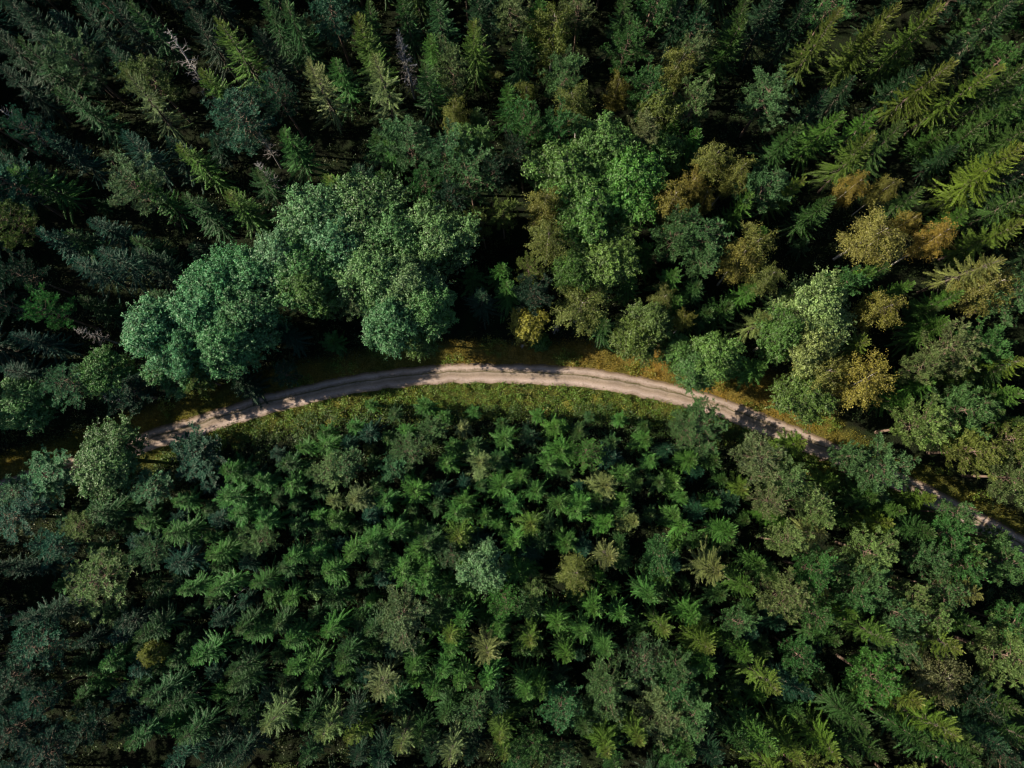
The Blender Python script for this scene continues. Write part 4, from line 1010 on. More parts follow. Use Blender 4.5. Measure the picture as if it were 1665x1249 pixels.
P|57.42|-19.97|16.0|6.0|v|pine|nearest grey-green pine above left of the slender yellow-tipped spruce
P|62.36|-19.97|16.0|4.6|l|pine|nearest pale pine above left of the slender yellow-tipped spruce
P|57.48|-23.85|16.0|5.1|v|pine|grey-green pine above left of the birch with bare white trunk
S|62.49|-23.88|18.6|0.0|y|spruce|slender yellow-tipped spruce in the lower right
S|66.69|-21.53|16.2|0.0|g|spruce|green spruce above right of the slender yellow-tipped spruce
P|74.56|-21.77|16.0|6.0|g|pine|green pine above right of the slender yellow-tipped spruce
P|72.65|-26.22|16.0|8.3|w|pine|pinkish-grey pine right of the slender yellow-tipped spruce
S|26.94|-20.71|12.8|0.0|b|spruce|bright green spruce above the broad pinkish pine
P|33.58|-21.77|16.0|4.6|v|pine|grey-green pine above right of the broad pinkish pine
S|34.28|-25.79|15.1|0.0|b|spruce|second nearest bright green spruce above right of the broad pinkish pine
S|27.77|-24.35|15.1|0.0|y|spruce|yellow-tipped spruce above right of the broad pinkish pine
S|28.55|-27.79|15.1|0.0|b|spruce|nearest bright green spruce above right of the broad pinkish pine
P|42.62|-25.92|16.0|5.1|g|pine|green pine left of the birch with bare white trunk
S|36.94|-29.15|18.6|0.0|y|spruce|nearest yellow-tipped spruce right of the broad pinkish pine
P|52.87|-28.87|16.0|7.4|b|pine|lush green pine left of the birch with bare white trunk
B|64.31|-30.13|14.0|8.5|v|birch|grey birch with bare white trunk showing
S|40.91|-30.57|17.4|0.0|t|spruce|bluish green spruce left of the birch with bare white trunk
S|48.85|-34.35|18.6|0.0|g|spruce|nearest green spruce below left of the birch with bare white trunk
S|59.73|-35.23|20.9|0.0|y|spruce|yellow-tipped spruce below the birch with bare white trunk
S|56.22|-31.08|18.6|0.0|y|spruce|nearest yellow-tipped spruce below left of the birch with bare white trunk
S|54.89|-29.77|16.2|0.0|g|spruce|nearest green spruce left of the birch with bare white trunk
P|26.43|-34.12|16.0|5.5|v|pine|grey-green pine right of the broad pinkish pine
S|35.38|-37.73|17.4|0.0|b|spruce|bright green spruce right of the broad pinkish pine
S|40.80|-38.55|17.4|0.0|y|spruce|second nearest yellow-tipped spruce right of the broad pinkish pine
S|45.72|-38.00|17.4|0.0|y|spruce|second nearest yellow-tipped spruce below left of the birch with bare white trunk
S|50.90|-38.15|18.6|0.0|g|spruce|second nearest green spruce below left of the birch with bare white trunk
S|66.04|-36.55|20.9|0.0|t|spruce|bluish green spruce below right of the birch with bare white trunk
S|63.43|-36.14|19.7|0.0|g|spruce|second nearest green spruce below right of the birch with bare white trunk
S|69.12|-34.70|20.9|0.0|g|spruce|fourth nearest green spruce below right of the birch with bare white trunk
S|69.41|-32.10|19.7|0.0|g|spruce|third nearest green spruce below right of the birch with bare white trunk
S|57.25|-36.80|18.6|0.0|g|spruce|nearest green spruce below the birch with bare white trunk
S|62.08|-39.08|19.7|0.0|g|spruce|second nearest green spruce below the birch with bare white trunk
S|47.64|-39.64|17.4|0.0|g|spruce|third nearest green spruce below left of the birch with bare white trunk
A|50.26|-32.55|2.8|2.5|l|bush|pale green bush left of the birch with bare white trunk
S|32.85|-37.85|16.2|0.0|g|spruce|green spruce right of the broad pinkish pine
S|29.00|-40.05|16.2|0.0|d|spruce|dark spruce below right of the broad pinkish pine
S|67.91|-33.89|17.4|0.0|d|spruce|dark spruce below right of the birch with bare white trunk
P|67.90|-32.09|16.0|4.6|d|pine|nearest dark pine below right of the birch with bare white trunk
S|24.32|-40.18|15.1|0.0|g|spruce|green spruce below right of the broad pinkish pine
S|46.78|-24.02|13.9|0.0|g|spruce|second nearest green spruce left of the birch with bare white trunk
S|65.41|-21.90|12.8|0.0|b|spruce|bright green spruce above the slender yellow-tipped spruce
P|69.53|-11.40|13.1|4.1|l|pine|pale pine above the slender yellow-tipped spruce
P|73.89|-9.27|12.3|3.7|v|pine|third nearest grey-green pine above the slender yellow-tipped spruce
A|-30.04|40.96|18.5|8.0|t|broadleaf|grey-green broadleaf below right of the bare star-shaped tree top
A|-27.49|35.82|18.5|8.0|t|broadleaf|grey-green broadleaf above left of the palest round broadleaf
A|-18.52|37.15|18.5|7.0|t|broadleaf|nearest grey-green broadleaf above the palest round broadleaf
A|-13.19|25.32|18.5|6.0|t|broadleaf|second nearest grey-green broadleaf below right of the palest round broadleaf
A|-31.10|28.57|18.5|6.0|g|broadleaf|green broadleaf left of the palest round broadleaf
S|-29.44|22.12|7.0|0.0|b|young spruce|bright green young spruce below left of the palest round broadleaf
S|-23.51|11.84|5.0|0.0|b|young spruce|second nearest bright green young spruce left of the star-shaped spruce below the road
S|-19.42|10.14|5.0|0.0|g|young spruce|nearest green young spruce left of the star-shaped spruce below the road
S|-14.26|11.40|6.0|0.0|b|young spruce|second nearest bright green young spruce above left of the star-shaped spruce below the road
S|-10.93|9.76|5.5|0.0|b|young spruce|nearest bright green young spruce above left of the star-shaped spruce below the road
S|-6.25|10.48|5.0|0.0|b|young spruce|bright green young spruce above right of the star-shaped spruce below the road
S|-1.85|8.75|5.5|0.0|g|young spruce|green young spruce right of the star-shaped spruce below the road
S|4.22|9.80|5.0|0.0|b|young spruce|bright green young spruce below the whitish leafless shrub
S|8.19|8.05|6.0|0.0|b|young spruce|third nearest bright green young spruce above left of the star-shaped spruce right of centre
S|13.00|9.80|5.0|0.0|g|young spruce|second nearest green young spruce above the star-shaped spruce right of centre
S|17.91|9.39|6.0|0.0|b|young spruce|bright green young spruce above the star-shaped spruce right of centre
S|21.56|8.05|6.0|0.0|g|young spruce|green young spruce left of the pine overhanging the road
S|-25.91|8.05|6.0|0.0|b|young spruce|third nearest bright green young spruce left of the star-shaped spruce below the road
S|-30.44|7.35|6.5|0.0|b|young spruce|fourth nearest bright green young spruce left of the star-shaped spruce below the road
S|61.56|-7.69|16.2|0.0|g|spruce|second nearest green spruce above the slender yellow-tipped spruce
S|58.61|-4.86|13.0|0.0|b|spruce|bright green spruce below the yellow-green birch leaning right
S|67.89|-11.82|16.2|0.0|g|spruce|nearest green spruce above the slender yellow-tipped spruce
S|55.74|-3.66|12.0|0.0|g|spruce|green spruce below the yellow-green birch leaning right
P|66.75|-12.89|16.0|5.5|g|pine|nearest green pine above the slender yellow-tipped spruce
S|-90.45|70.88|18.6|0.0|d|spruce|third nearest dark spruce left of the widely fanned pale spruce
S|-20.72|-44.80|14.3|0.0|g|spruce|second nearest green spruce below the large pinkish-grey pine
S|-49.20|78.14|20.8|0.0|d|spruce|second nearest dark spruce above right of the tall silver dead tree
S|-53.09|85.71|17.9|0.0|t|spruce|bluish green spruce above right of the tall silver dead tree
S|-3.53|78.66|18.7|0.0|d|spruce|nearest dark spruce above left of the large olive birch
S|-22.15|84.67|18.2|0.0|g|spruce|green spruce above right of the tall yellow-tipped spruce
S|77.14|45.96|20.0|0.0|d|spruce|nearest dark spruce right of the wide pale yellow birch
S|75.07|-35.71|15.2|0.0|g|spruce|nearest green spruce below right of the birch with bare white trunk
S|-87.06|14.35|20.8|0.0|d|spruce|dark spruce left of the teal-green round tree
S|35.29|82.60|20.6|0.0|g|spruce|third nearest green spruce above the pine by the dark gap
S|-62.57|85.62|18.0|0.0|d|spruce|dark spruce above the tall silver dead tree
S|27.19|85.00|17.9|0.0|y|spruce|yellow-tipped spruce above right of the small orange birch
S|61.26|76.02|17.8|0.0|d|spruce|second nearest dark spruce left of the long yellow-tipped spruce
S|83.93|62.45|18.4|0.0|d|spruce|dark spruce below right of the long yellow-tipped spruce
S|-88.55|76.91|17.8|0.0|t|spruce|second nearest bluish green spruce above left of the widely fanned pale spruce
S|82.82|35.17|21.3|0.0|d|spruce|second nearest dark spruce right of the wide pale yellow birch
S|41.68|74.25|21.8|0.0|d|spruce|dark spruce above the pine by the dark gap
S|80.74|3.19|17.8|0.0|o|spruce|olive green spruce below right of the yellow-green birch leaning right
S|-23.24|72.22|18.9|0.0|g|spruce|green spruce above the pale long-branched spruce
S|-27.58|-46.20|15.7|0.0|g|spruce|fifth nearest green spruce below left of the large pinkish-grey pine
P|82.65|76.21|19.8|6.4|g|pine|green pine above the long yellow-tipped spruce
S|-81.62|19.86|19.6|0.0|d|spruce|dark spruce below left of the bluish star-shaped spruce
S|61.29|85.98|21.6|0.0|d|spruce|second nearest dark spruce above left of the long yellow-tipped spruce
S|-78.08|-13.95|14.7|0.0|d|spruce|second nearest dark spruce left of the lone olive round pine
P|90.90|75.09|20.3|5.0|t|pine|bluish pine above right of the long yellow-tipped spruce
P|22.05|73.75|21.3|6.1|g|pine|nearest green pine above right of the small orange birch
S|-34.72|71.37|21.0|0.0|g|spruce|green spruce left of the tall yellow-tipped spruce
S|88.00|36.85|17.8|0.0|o|spruce|olive green spruce right of the wide pale yellow birch
S|-70.54|72.43|18.1|0.0|t|spruce|nearest bluish green spruce above left of the widely fanned pale spruce
S|86.93|31.66|19.9|0.0|g|spruce|green spruce right of the wide pale yellow birch
S|52.99|-45.87|14.1|0.0|o|spruce|olive green spruce below left of the birch with bare white trunk
S|-64.89|71.37|21.2|0.0|d|spruce|second nearest dark spruce above the widely fanned pale spruce
P|71.23|76.70|21.5|6.5|d|pine|nearest dark pine above left of the long yellow-tipped spruce
P|53.80|81.13|21.1|5.8|g|pine|second nearest green pine above right of the pine by the dark gap
S|28.04|81.22|20.5|0.0|g|spruce|green spruce above right of the small orange birch
S|79.08|-24.00|14.8|0.0|y|spruce|yellow-tipped spruce right of the slender yellow-tipped spruce
S|-16.02|80.41|21.8|0.0|o|spruce|olive green spruce above the blue-grey dying spruce
S|-73.95|85.10|17.8|0.0|d|spruce|second nearest dark spruce above left of the tall silver dead tree
S|38.05|-43.43|14.2|0.0|y|spruce|yellow-tipped spruce below right of the broad pinkish pine
S|83.76|42.69|17.9|0.0|y|spruce|second nearest yellow-tipped spruce right of the wide pale yellow birch
S|78.96|81.70|21.3|0.0|d|spruce|second nearest dark spruce above the long yellow-tipped spruce
S|-80.05|-35.34|15.0|0.0|d|spruce|third nearest dark spruce below left of the lone olive round pine
S|21.62|-45.30|14.5|0.0|d|spruce|dark spruce below the broad pinkish pine
P|82.67|-38.47|14.3|6.2|t|pine|bluish pine below right of the birch with bare white trunk
S|-83.10|77.86|18.4|0.0|d|spruce|third nearest dark spruce above left of the widely fanned pale spruce
S|-30.13|-40.69|15.7|0.0|g|spruce|fourth nearest green spruce below left of the large pinkish-grey pine
S|-86.26|38.34|17.9|0.0|t|spruce|nearest bluish green spruce above the bluish star-shaped spruce
S|-27.02|79.66|21.5|0.0|g|spruce|green spruce above the tall yellow-tipped spruce
P|15.37|84.25|19.9|5.7|o|pine|olive pine above right of the large olive birch
P|-85.84|44.80|21.7|5.7|d|pine|third nearest dark pine above the bluish star-shaped spruce
P|78.31|65.59|18.7|6.0|g|pine|green pine below the long yellow-tipped spruce
P|-4.79|82.76|19.1|5.5|o|pine|olive pine above left of the large olive birch
P|79.80|-33.00|13.3|6.7|d|pine|dark pine below right of the slender yellow-tipped spruce
P|-57.54|84.97|21.2|6.7|t|pine|bluish pine above the tall silver dead tree
P|-0.06|84.65|18.1|6.0|g|pine|green pine above left of the large olive birch
P|-27.07|84.62|19.2|6.0|v|pine|grey-green pine above the tall yellow-tipped spruce
P|78.25|-41.85|12.8|6.0|d|pine|third nearest dark pine below right of the birch with bare white trunk
P|-82.43|51.45|19.4|5.6|t|pine|second nearest bluish pine below left of the widely fanned pale spruce
P|52.09|75.27|18.5|6.6|g|pine|nearest green pine above right of the pine by the dark gap
P|-87.07|80.87|21.8|6.2|t|pine|bluish pine above left of the widely fanned pale spruce
P|-80.23|-22.16|14.2|6.8|d|pine|dark pine left of the lone olive round pine
P|85.84|50.30|19.3|5.5|g|pine|second nearest green pine below right of the long yellow-tipped spruce
P|-39.71|79.87|19.1|6.6|t|pine|second nearest bluish pine left of the tall yellow-tipped spruce
P|-84.31|27.52|19.2|5.0|t|pine|bluish pine above left of the bluish star-shaped spruce
P|-89.14|60.71|18.0|6.7|t|pine|bluish pine left of the widely fanned pale spruce
P|43.01|-43.87|15.3|6.7|o|pine|olive pine right of the broad pinkish pine
P|-81.76|-28.25|14.1|5.4|t|pine|third nearest bluish pine below left of the lone olive round pine
P|56.96|85.66|21.3|5.4|g|pine|third nearest green pine above right of the pine by the dark gap
P|-7.77|78.72|21.5|5.1|v|pine|grey-green pine above right of the blue-grey dying spruce
P|20.37|83.89|21.9|5.4|g|pine|green pine above right of the large olive birch
P|85.43|83.94|21.5|6.6|d|pine|dark pine above the long yellow-tipped spruce
P|58.30|-45.73|15.7|7.0|o|pine|olive pine below the birch with bare white trunk
P|-53.80|-46.19|15.8|6.5|d|pine|third nearest dark pine below the lone olive round pine
P|-34.02|-45.44|14.1|6.5|o|pine|olive pine below left of the large pinkish-grey pine
P|68.77|85.75|18.6|6.0|d|pine|second nearest dark pine above left of the long yellow-tipped spruce
P|66.54|-43.48|15.4|5.4|d|pine|dark pine below the birch with bare white trunk
P|71.90|-40.23|13.3|5.2|d|pine|second nearest dark pine below right of the birch with bare white trunk
P|32.03|-45.30|14.0|5.1|v|pine|grey-green pine below right of the broad pinkish pine
P|-82.67|-15.19|14.1|5.8|t|pine|bluish pine left of the lone olive round pine
P|84.63|12.29|20.3|6.8|g|pine|second nearest green pine right of the yellow-green birch leaning right
P|-83.92|8.82|18.3|5.2|t|pine|bluish pine below left of the teal-green round tree
P|23.92|79.81|18.1|6.2|g|pine|second nearest green pine above right of the small orange birch
P|-74.71|52.85|21.3|5.1|t|pine|nearest bluish pine below left of the widely fanned pale spruce
P|-83.61|56.39|20.2|6.1|d|pine|dark pine left of the widely fanned pale spruce
P|-52.09|75.19|18.4|5.5|d|pine|dark pine right of the tall silver dead tree
P|-70.04|81.98|18.2|6.7|t|pine|bluish pine above left of the tall silver dead tree
P|-91.19|84.61|19.7|5.5|d|pine|second nearest dark pine above left of the widely fanned pale spruce
P|82.26|58.73|20.8|5.9|g|pine|nearest green pine below right of the long yellow-tipped spruce
P|-41.56|-45.58|14.5|5.5|t|pine|bluish pine below left of the large pinkish-grey pine
P|-17.53|84.41|18.4|5.8|v|pine|grey-green pine above the blue-grey dying spruce
P|-75.19|-45.88|14.7|6.8|t|pine|fourth nearest bluish pine below left of the lone olive round pine
P|-33.46|81.26|20.5|6.8|v|pine|grey-green pine above left of the tall yellow-tipped spruce
P|-78.81|80.56|19.2|6.7|d|pine|nearest dark pine above left of the widely fanned pale spruce
P|90.53|55.85|21.8|5.5|o|pine|olive pine below right of the long yellow-tipped spruce
P|-65.91|75.50|21.7|5.6|t|pine|bluish pine left of the tall silver dead tree
P|-62.63|80.61|17.7|5.4|d|pine|dark pine above left of the tall silver dead tree
S|37.46|-20.92|8.2|0.0|g|young spruce|fifth nearest green young spruce above right of the broad pinkish pine
S|-58.06|-7.25|8.7|0.0|b|young spruce|bright green young spruce above right of the lone olive round pine
S|-38.54|-34.18|6.7|0.0|t|young spruce|third nearest bluish green young spruce below left of the large pinkish-grey pine
S|-51.82|37.27|8.2|0.0|d|young spruce|dark young spruce above right of the leftmost pale broadleaf crown
S|70.66|56.46|10.1|0.0|g|young spruce|green young spruce below left of the long yellow-tipped spruce
S|-51.48|-37.37|8.3|0.0|b|young spruce|second nearest bright green young spruce below right of the lone olive round pine
S|-35.74|1.97|8.3|0.0|g|young spruce|fifth nearest green young spruce left of the star-shaped spruce below the road
S|-1.33|51.94|7.8|0.0|d|young spruce|dark young spruce left of the broad bright green broadleaf
S|-50.20|55.28|8.3|0.0|d|young spruce|dark young spruce left of the bare star-shaped tree top
S|46.34|50.55|5.6|0.0|d|young spruce|dark young spruce below the pine by the dark gap
S|49.36|39.08|5.5|0.0|d|young spruce|dark young spruce right of the orange-yellow birch
S|-70.99|46.38|5.6|0.0|g|young spruce|green young spruce below the widely fanned pale spruce
S|66.27|69.40|9.9|0.0|g|young spruce|green young spruce left of the long yellow-tipped spruce
S|33.55|-0.55|6.4|0.0|g|young spruce|nearest green young spruce below left of the pinkish pine below the bend
S|-31.52|-31.56|7.5|0.0|b|young spruce|nearest bright green young spruce below left of the large pinkish-grey pine
S|-42.38|-32.25|7.4|0.0|b|young spruce|fourth nearest bright green young spruce below right of the lone olive round pine
S|71.20|-18.17|6.0|0.0|b|young spruce|bright green young spruce above the slender yellow-tipped spruce
S|14.04|-15.95|7.0|0.0|b|young spruce|nearest bright green young spruce right of the olive brown birch
S|31.65|-34.51|5.5|0.0|g|young spruce|nearest green young spruce right of the broad pinkish pine
S|-5.75|-10.47|6.9|0.0|t|young spruce|bluish green young spruce above left of the pale silvery green tree
S|10.85|6.95|6.6|0.0|g|young spruce|green young spruce above left of the star-shaped spruce right of centre
S|33.17|-29.44|5.4|0.0|t|young spruce|nearest bluish green young spruce above right of the broad pinkish pine
S|-49.09|-26.79|6.3|0.0|t|young spruce|second nearest bluish green young spruce below right of the lone olive round pine
S|4.11|-26.95|6.0|0.0|g|young spruce|nearest green young spruce below left of the olive brown birch
S|8.82|0.91|7.4|0.0|g|young spruce|green young spruce left of the star-shaped spruce right of centre
S|1.56|-25.99|8.6|0.0|g|young spruce|second nearest green young spruce below left of the olive brown birch
S|66.13|-24.89|5.4|0.0|g|young spruce|nearest green young spruce above left of the slender yellow-tipped spruce
S|35.40|-34.62|6.2|0.0|b|young spruce|nearest bright green young spruce right of the broad pinkish pine
S|-31.23|-6.17|6.3|0.0|b|young spruce|fourth nearest bright green young spruce above left of the large pinkish-grey pine
S|38.24|-34.05|6.7|0.0|b|young spruce|second nearest bright green young spruce right of the broad pinkish pine
S|-26.82|5.38|7.0|0.0|t|young spruce|second nearest bluish green young spruce left of the star-shaped spruce below the road
S|-6.83|-17.59|7.2|0.0|b|young spruce|bright green young spruce below left of the pale silvery green tree
S|-60.83|-24.38|8.8|0.0|t|young spruce|second nearest bluish green young spruce below the lone olive round pine
S|-24.05|-17.02|5.5|0.0|g|young spruce|nearest green young spruce above left of the large pinkish-grey pine
S|-28.63|-31.30|6.9|0.0|t|young spruce|second nearest bluish green young spruce below left of the large pinkish-grey pine
S|-62.39|-8.82|5.9|0.0|g|young spruce|second nearest green young spruce above right of the lone olive round pine
S|59.29|-27.82|7.7|0.0|t|young spruce|bluish green young spruce above left of the birch with bare white trunk
S|41.13|-6.11|8.8|0.0|b|young spruce|nearest bright green young spruce below the pinkish pine below the bend
S|-60.33|-33.46|9.0|0.0|t|young spruce|third nearest bluish green young spruce below the lone olive round pine
S|-62.26|-21.86|7.9|0.0|g|young spruce|nearest green young spruce below the lone olive round pine
S|-61.71|-4.62|5.5|0.0|g|young spruce|nearest green young spruce below right of the tree hiding the road's end
S|54.23|-34.33|6.6|0.0|g|young spruce|nearest green young spruce left of the birch with bare white trunk
S|15.18|2.86|8.6|0.0|t|young spruce|bluish green young spruce above the star-shaped spruce right of centre
S|27.76|-17.26|6.1|0.0|g|young spruce|third nearest green young spruce right of the olive brown birch
S|-57.71|-29.52|8.7|0.0|t|young spruce|nearest bluish green young spruce below right of the lone olive round pine
S|-22.26|-5.93|9.1|0.0|t|young spruce|bluish green young spruce above the large pinkish-grey pine
S|-23.81|-22.51|5.9|0.0|g|young spruce|nearest green young spruce left of the large pinkish-grey pine
S|29.39|-5.71|7.5|0.0|t|young spruce|second nearest bluish green young spruce below left of the pinkish pine below the bend
S|-2.27|2.68|8.8|0.0|g|young spruce|second nearest green young spruce below right of the star-shaped spruce below the road
S|-52.97|-15.20|5.8|0.0|g|young spruce|fourth nearest green young spruce right of the lone olive round pine
S|-22.05|-1.08|6.1|0.0|g|young spruce|green young spruce below left of the star-shaped spruce below the road
S|23.91|-15.72|7.4|0.0|b|young spruce|third nearest bright green young spruce right of the olive brown birch
S|-64.19|-31.26|7.9|0.0|b|young spruce|second nearest bright green young spruce below the lone olive round pine
S|-47.10|-31.00|5.2|0.0|t|young spruce|third nearest bluish green young spruce below right of the lone olive round pine
S|-34.16|-38.12|5.2|0.0|b|young spruce|second nearest bright green young spruce below left of the large pinkish-grey pine
S|-17.81|-34.61|7.6|0.0|g|young spruce|green young spruce below the large pinkish-grey pine
S|-15.03|-7.96|6.0|0.0|b|young spruce|second nearest bright green young spruce above left of the pale silvery green tree
S|-67.59|-29.62|5.6|0.0|g|young spruce|second nearest green young spruce below the lone olive round pine
S|-61.55|-28.25|8.9|0.0|b|young spruce|nearest bright green young spruce below the lone olive round pine
S|-12.32|-4.85|8.1|0.0|g|young spruce|nearest green young spruce above left of the pale silvery green tree
S|-66.11|-22.22|7.3|0.0|t|young spruce|nearest bluish green young spruce below the lone olive round pine
S|22.13|-6.18|6.4|0.0|g|young spruce|second nearest green young spruce below right of the star-shaped spruce right of centre
S|-50.85|-21.30|5.8|0.0|g|young spruce|fifth nearest green young spruce right of the lone olive round pine
S|-40.35|-36.91|8.3|0.0|g|young spruce|fifth nearest green young spruce below left of the large pinkish-grey pine
S|-27.97|-18.49|8.2|0.0|g|young spruce|second nearest green young spruce left of the large pinkish-grey pine
S|-67.18|-34.55|5.6|0.0|g|young spruce|fourth nearest green young spruce below the lone olive round pine
S|-47.88|-9.52|7.4|0.0|b|young spruce|bright green young spruce right of the lone olive round pine
S|-56.47|-24.17|7.1|0.0|b|young spruce|nearest bright green young spruce below right of the lone olive round pine
S|-69.97|-15.21|7.2|0.0|t|young spruce|bluish green young spruce left of the lone olive round pine
S|-65.97|-11.43|7.3|0.0|g|young spruce|green young spruce above the lone olive round pine
S|45.34|-32.21|5.7|0.0|b|young spruce|bright green young spruce left of the birch with bare white trunk
S|-22.62|-30.82|7.9|0.0|t|young spruce|nearest bluish green young spruce below left of the large pinkish-grey pine
S|19.76|-23.28|8.5|0.0|g|young spruce|green young spruce below right of the olive brown birch
S|47.77|-30.38|7.2|0.0|g|young spruce|second nearest green young spruce left of the birch with bare white trunk
S|-21.33|-13.48|9.0|0.0|g|young spruce|second nearest green young spruce above left of the large pinkish-grey pine
S|44.96|-29.43|5.7|0.0|g|young spruce|third nearest green young spruce left of the birch with bare white trunk
S|-34.99|-4.71|6.4|0.0|g|young spruce|eighth nearest green young spruce above left of the large pinkish-grey pine
S|-57.38|-16.83|6.8|0.0|g|young spruce|nearest green young spruce right of the lone olive round pine
S|0.32|-4.35|8.8|0.0|b|young spruce|bright green young spruce above right of the pale silvery green tree
S|23.29|-18.60|8.1|0.0|g|young spruce|second nearest green young spruce right of the olive brown birch
S|-48.82|-1.94|6.6|0.0|t|young spruce|nearest bluish green young spruce right of the tree hiding the road's end
S|29.40|-10.40|5.9|0.0|g|young spruce|third nearest green young spruce below right of the star-shaped spruce right of centre
S|-46.40|-6.43|8.1|0.0|t|young spruce|second nearest bluish green young spruce below right of the tree hiding the road's end
S|-54.85|-29.76|6.7|0.0|g|young spruce|third nearest green young spruce below right of the lone olive round pine
S|-10.55|-16.79|8.8|0.0|b|young spruce|second nearest bright green young spruce left of the pale silvery green tree
S|-38.37|-19.31|5.5|0.0|b|young spruce|bright green young spruce left of the large pinkish-grey pine
S|10.88|-1.57|5.3|0.0|t|young spruce|bluish green young spruce left of the star-shaped spruce right of centre
S|26.19|-14.07|6.4|0.0|t|young spruce|bluish green young spruce right of the olive brown birch
S|37.33|-24.03|7.8|0.0|t|young spruce|second nearest bluish green young spruce above right of the broad pinkish pine
S|-54.50|-17.91|5.4|0.0|g|young spruce|third nearest green young spruce right of the lone olive round pine
S|40.72|-22.11|9.1|0.0|t|young spruce|third nearest bluish green young spruce above right of the broad pinkish pine
S|-30.44|-11.76|9.0|0.0|b|young spruce|second nearest bright green young spruce above left of the large pinkish-grey pine
S|26.06|-0.49|8.5|0.0|b|young spruce|second nearest bright green young spruce below the pine overhanging the road
S|43.60|-7.43|5.6|0.0|b|young spruce|second nearest bright green young spruce below the pinkish pine below the bend
S|-58.16|-37.21|6.7|0.0|t|young spruce|fourth nearest bluish green young spruce below the lone olive round pine
S|29.75|0.65|6.3|0.0|t|young spruce|bluish green young spruce below the pine overhanging the road
S|-58.35|-26.72|6.7|0.0|g|young spruce|nearest green young spruce below right of the lone olive round pine
S|-42.92|-26.96|6.5|0.0|g|young spruce|sixth nearest green young spruce below right of the lone olive round pine
S|-51.42|-25.17|6.4|0.0|g|young spruce|second nearest green young spruce below right of the lone olive round pine
S|43.28|-36.07|8.6|0.0|g|young spruce|third nearest green young spruce right of the broad pinkish pine
S|-55.18|-33.87|7.7|0.0|g|young spruce|fifth nearest green young spruce below right of the lone olive round pine
S|-27.14|-39.38|5.5|0.0|g|young spruce|third nearest green young spruce below left of the large pinkish-grey pine
S|-42.56|-19.75|6.8|0.0|t|young spruce|nearest bluish green young spruce right of the lone olive round pine
S|-56.62|-19.66|6.3|0.0|g|young spruce|second nearest green young spruce right of the lone olive round pine
S|32.32|-18.61|9.0|0.0|g|young spruce|fourth nearest green young spruce above right of the broad pinkish pine
S|31.33|-24.56|8.6|0.0|b|young spruce|bright green young spruce above right of the broad pinkish pine
S|-21.15|-26.54|7.2|0.0|g|young spruce|nearest green young spruce below left of the large pinkish-grey pine
S|-4.44|-21.99|5.4|0.0|b|young spruce|bright green young spruce below the pale silvery green tree
S|17.47|-10.36|7.4|0.0|g|young spruce|green young spruce below the star-shaped spruce right of centre
S|-7.94|-1.21|6.1|0.0|t|young spruce|nearest bluish green young spruce below the star-shaped spruce below the road
S|7.65|-38.46|7.5|0.0|g|young spruce|second nearest green young spruce left of the broad pinkish pine
S|6.08|-7.09|9.0|0.0|g|young spruce|green young spruce above the olive brown birch
S|-20.33|6.32|6.3|0.0|g|young spruce|second nearest green young spruce left of the star-shaped spruce below the road
S|5.03|-10.40|9.0|0.0|g|young spruce|green young spruce above left of the olive brown birch
S|-24.78|-8.17|7.0|0.0|g|young spruce|third nearest green young spruce above left of the large pinkish-grey pine
S|-23.08|7.02|8.3|0.0|t|young spruce|nearest bluish green young spruce left of the star-shaped spruce below the road
S|-42.66|-35.23|9.0|0.0|g|young spruce|seventh nearest green young spruce below right of the lone olive round pine
S|38.91|-26.59|8.1|0.0|g|young spruce|third nearest green young spruce above right of the broad pinkish pine
S|-47.29|-19.23|7.3|0.0|g|young spruce|sixth nearest green young spruce right of the lone olive round pine
S|-32.68|0.72|6.7|0.0|g|young spruce|fourth nearest green young spruce left of the star-shaped spruce below the road
S|-14.93|-30.86|9.1|0.0|b|young spruce|bright green young spruce below the large pinkish-grey pine
S|-36.93|-28.21|5.8|0.0|g|young spruce|fourth nearest green young spruce left of the large pinkish-grey pine
S|-59.73|-12.98|8.1|0.0|g|young spruce|nearest green young spruce above right of the lone olive round pine
S|-30.33|-8.74|7.7|0.0|g|young spruce|fifth nearest green young spruce above left of the large pinkish-grey pine
S|-20.73|-16.24|8.4|0.0|t|young spruce|nearest bluish green young spruce above left of the large pinkish-grey pine
S|30.50|-31.95|7.8|0.0|g|young spruce|nearest green young spruce above right of the broad pinkish pine
S|17.45|-13.14|7.5|0.0|g|young spruce|nearest green young spruce right of the olive brown birch
S|-11.80|-2.04|7.8|0.0|t|young spruce|second nearest bluish green young spruce below the star-shaped spruce below the road
S|-22.60|2.30|6.5|0.0|g|young spruce|third nearest green young spruce left of the star-shaped spruce below the road
S|34.59|-32.04|7.6|0.0|g|young spruce|second nearest green young spruce right of the broad pinkish pine
S|-16.18|-5.49|6.3|0.0|g|young spruce|second nearest green young spruce above left of the pale silvery green tree
S|-38.34|3.62|6.0|0.0|t|young spruce|second nearest bluish green young spruce right of the tree hiding the road's end
S|-39.85|-4.37|5.9|0.0|g|young spruce|second nearest green young spruce right of the tree hiding the road's end
S|37.19|-6.90|6.3|0.0|g|young spruce|nearest green young spruce below the pinkish pine below the bend
S|-33.89|-7.69|7.8|0.0|g|young spruce|sixth nearest green young spruce above left of the large pinkish-grey pine
S|2.67|-11.91|7.0|0.0|t|young spruce|bluish green young spruce right of the pale silvery green tree
S|11.33|-11.22|8.4|0.0|t|young spruce|bluish green young spruce above the olive brown birch
S|-37.31|-3.04|7.5|0.0|g|young spruce|ninth nearest green young spruce above left of the large pinkish-grey pine
S|66.43|-39.54|6.7|0.0|g|young spruce|green young spruce below the birch with bare white trunk
S|-54.02|-6.75|5.7|0.0|t|young spruce|nearest bluish green young spruce below right of the tree hiding the road's end
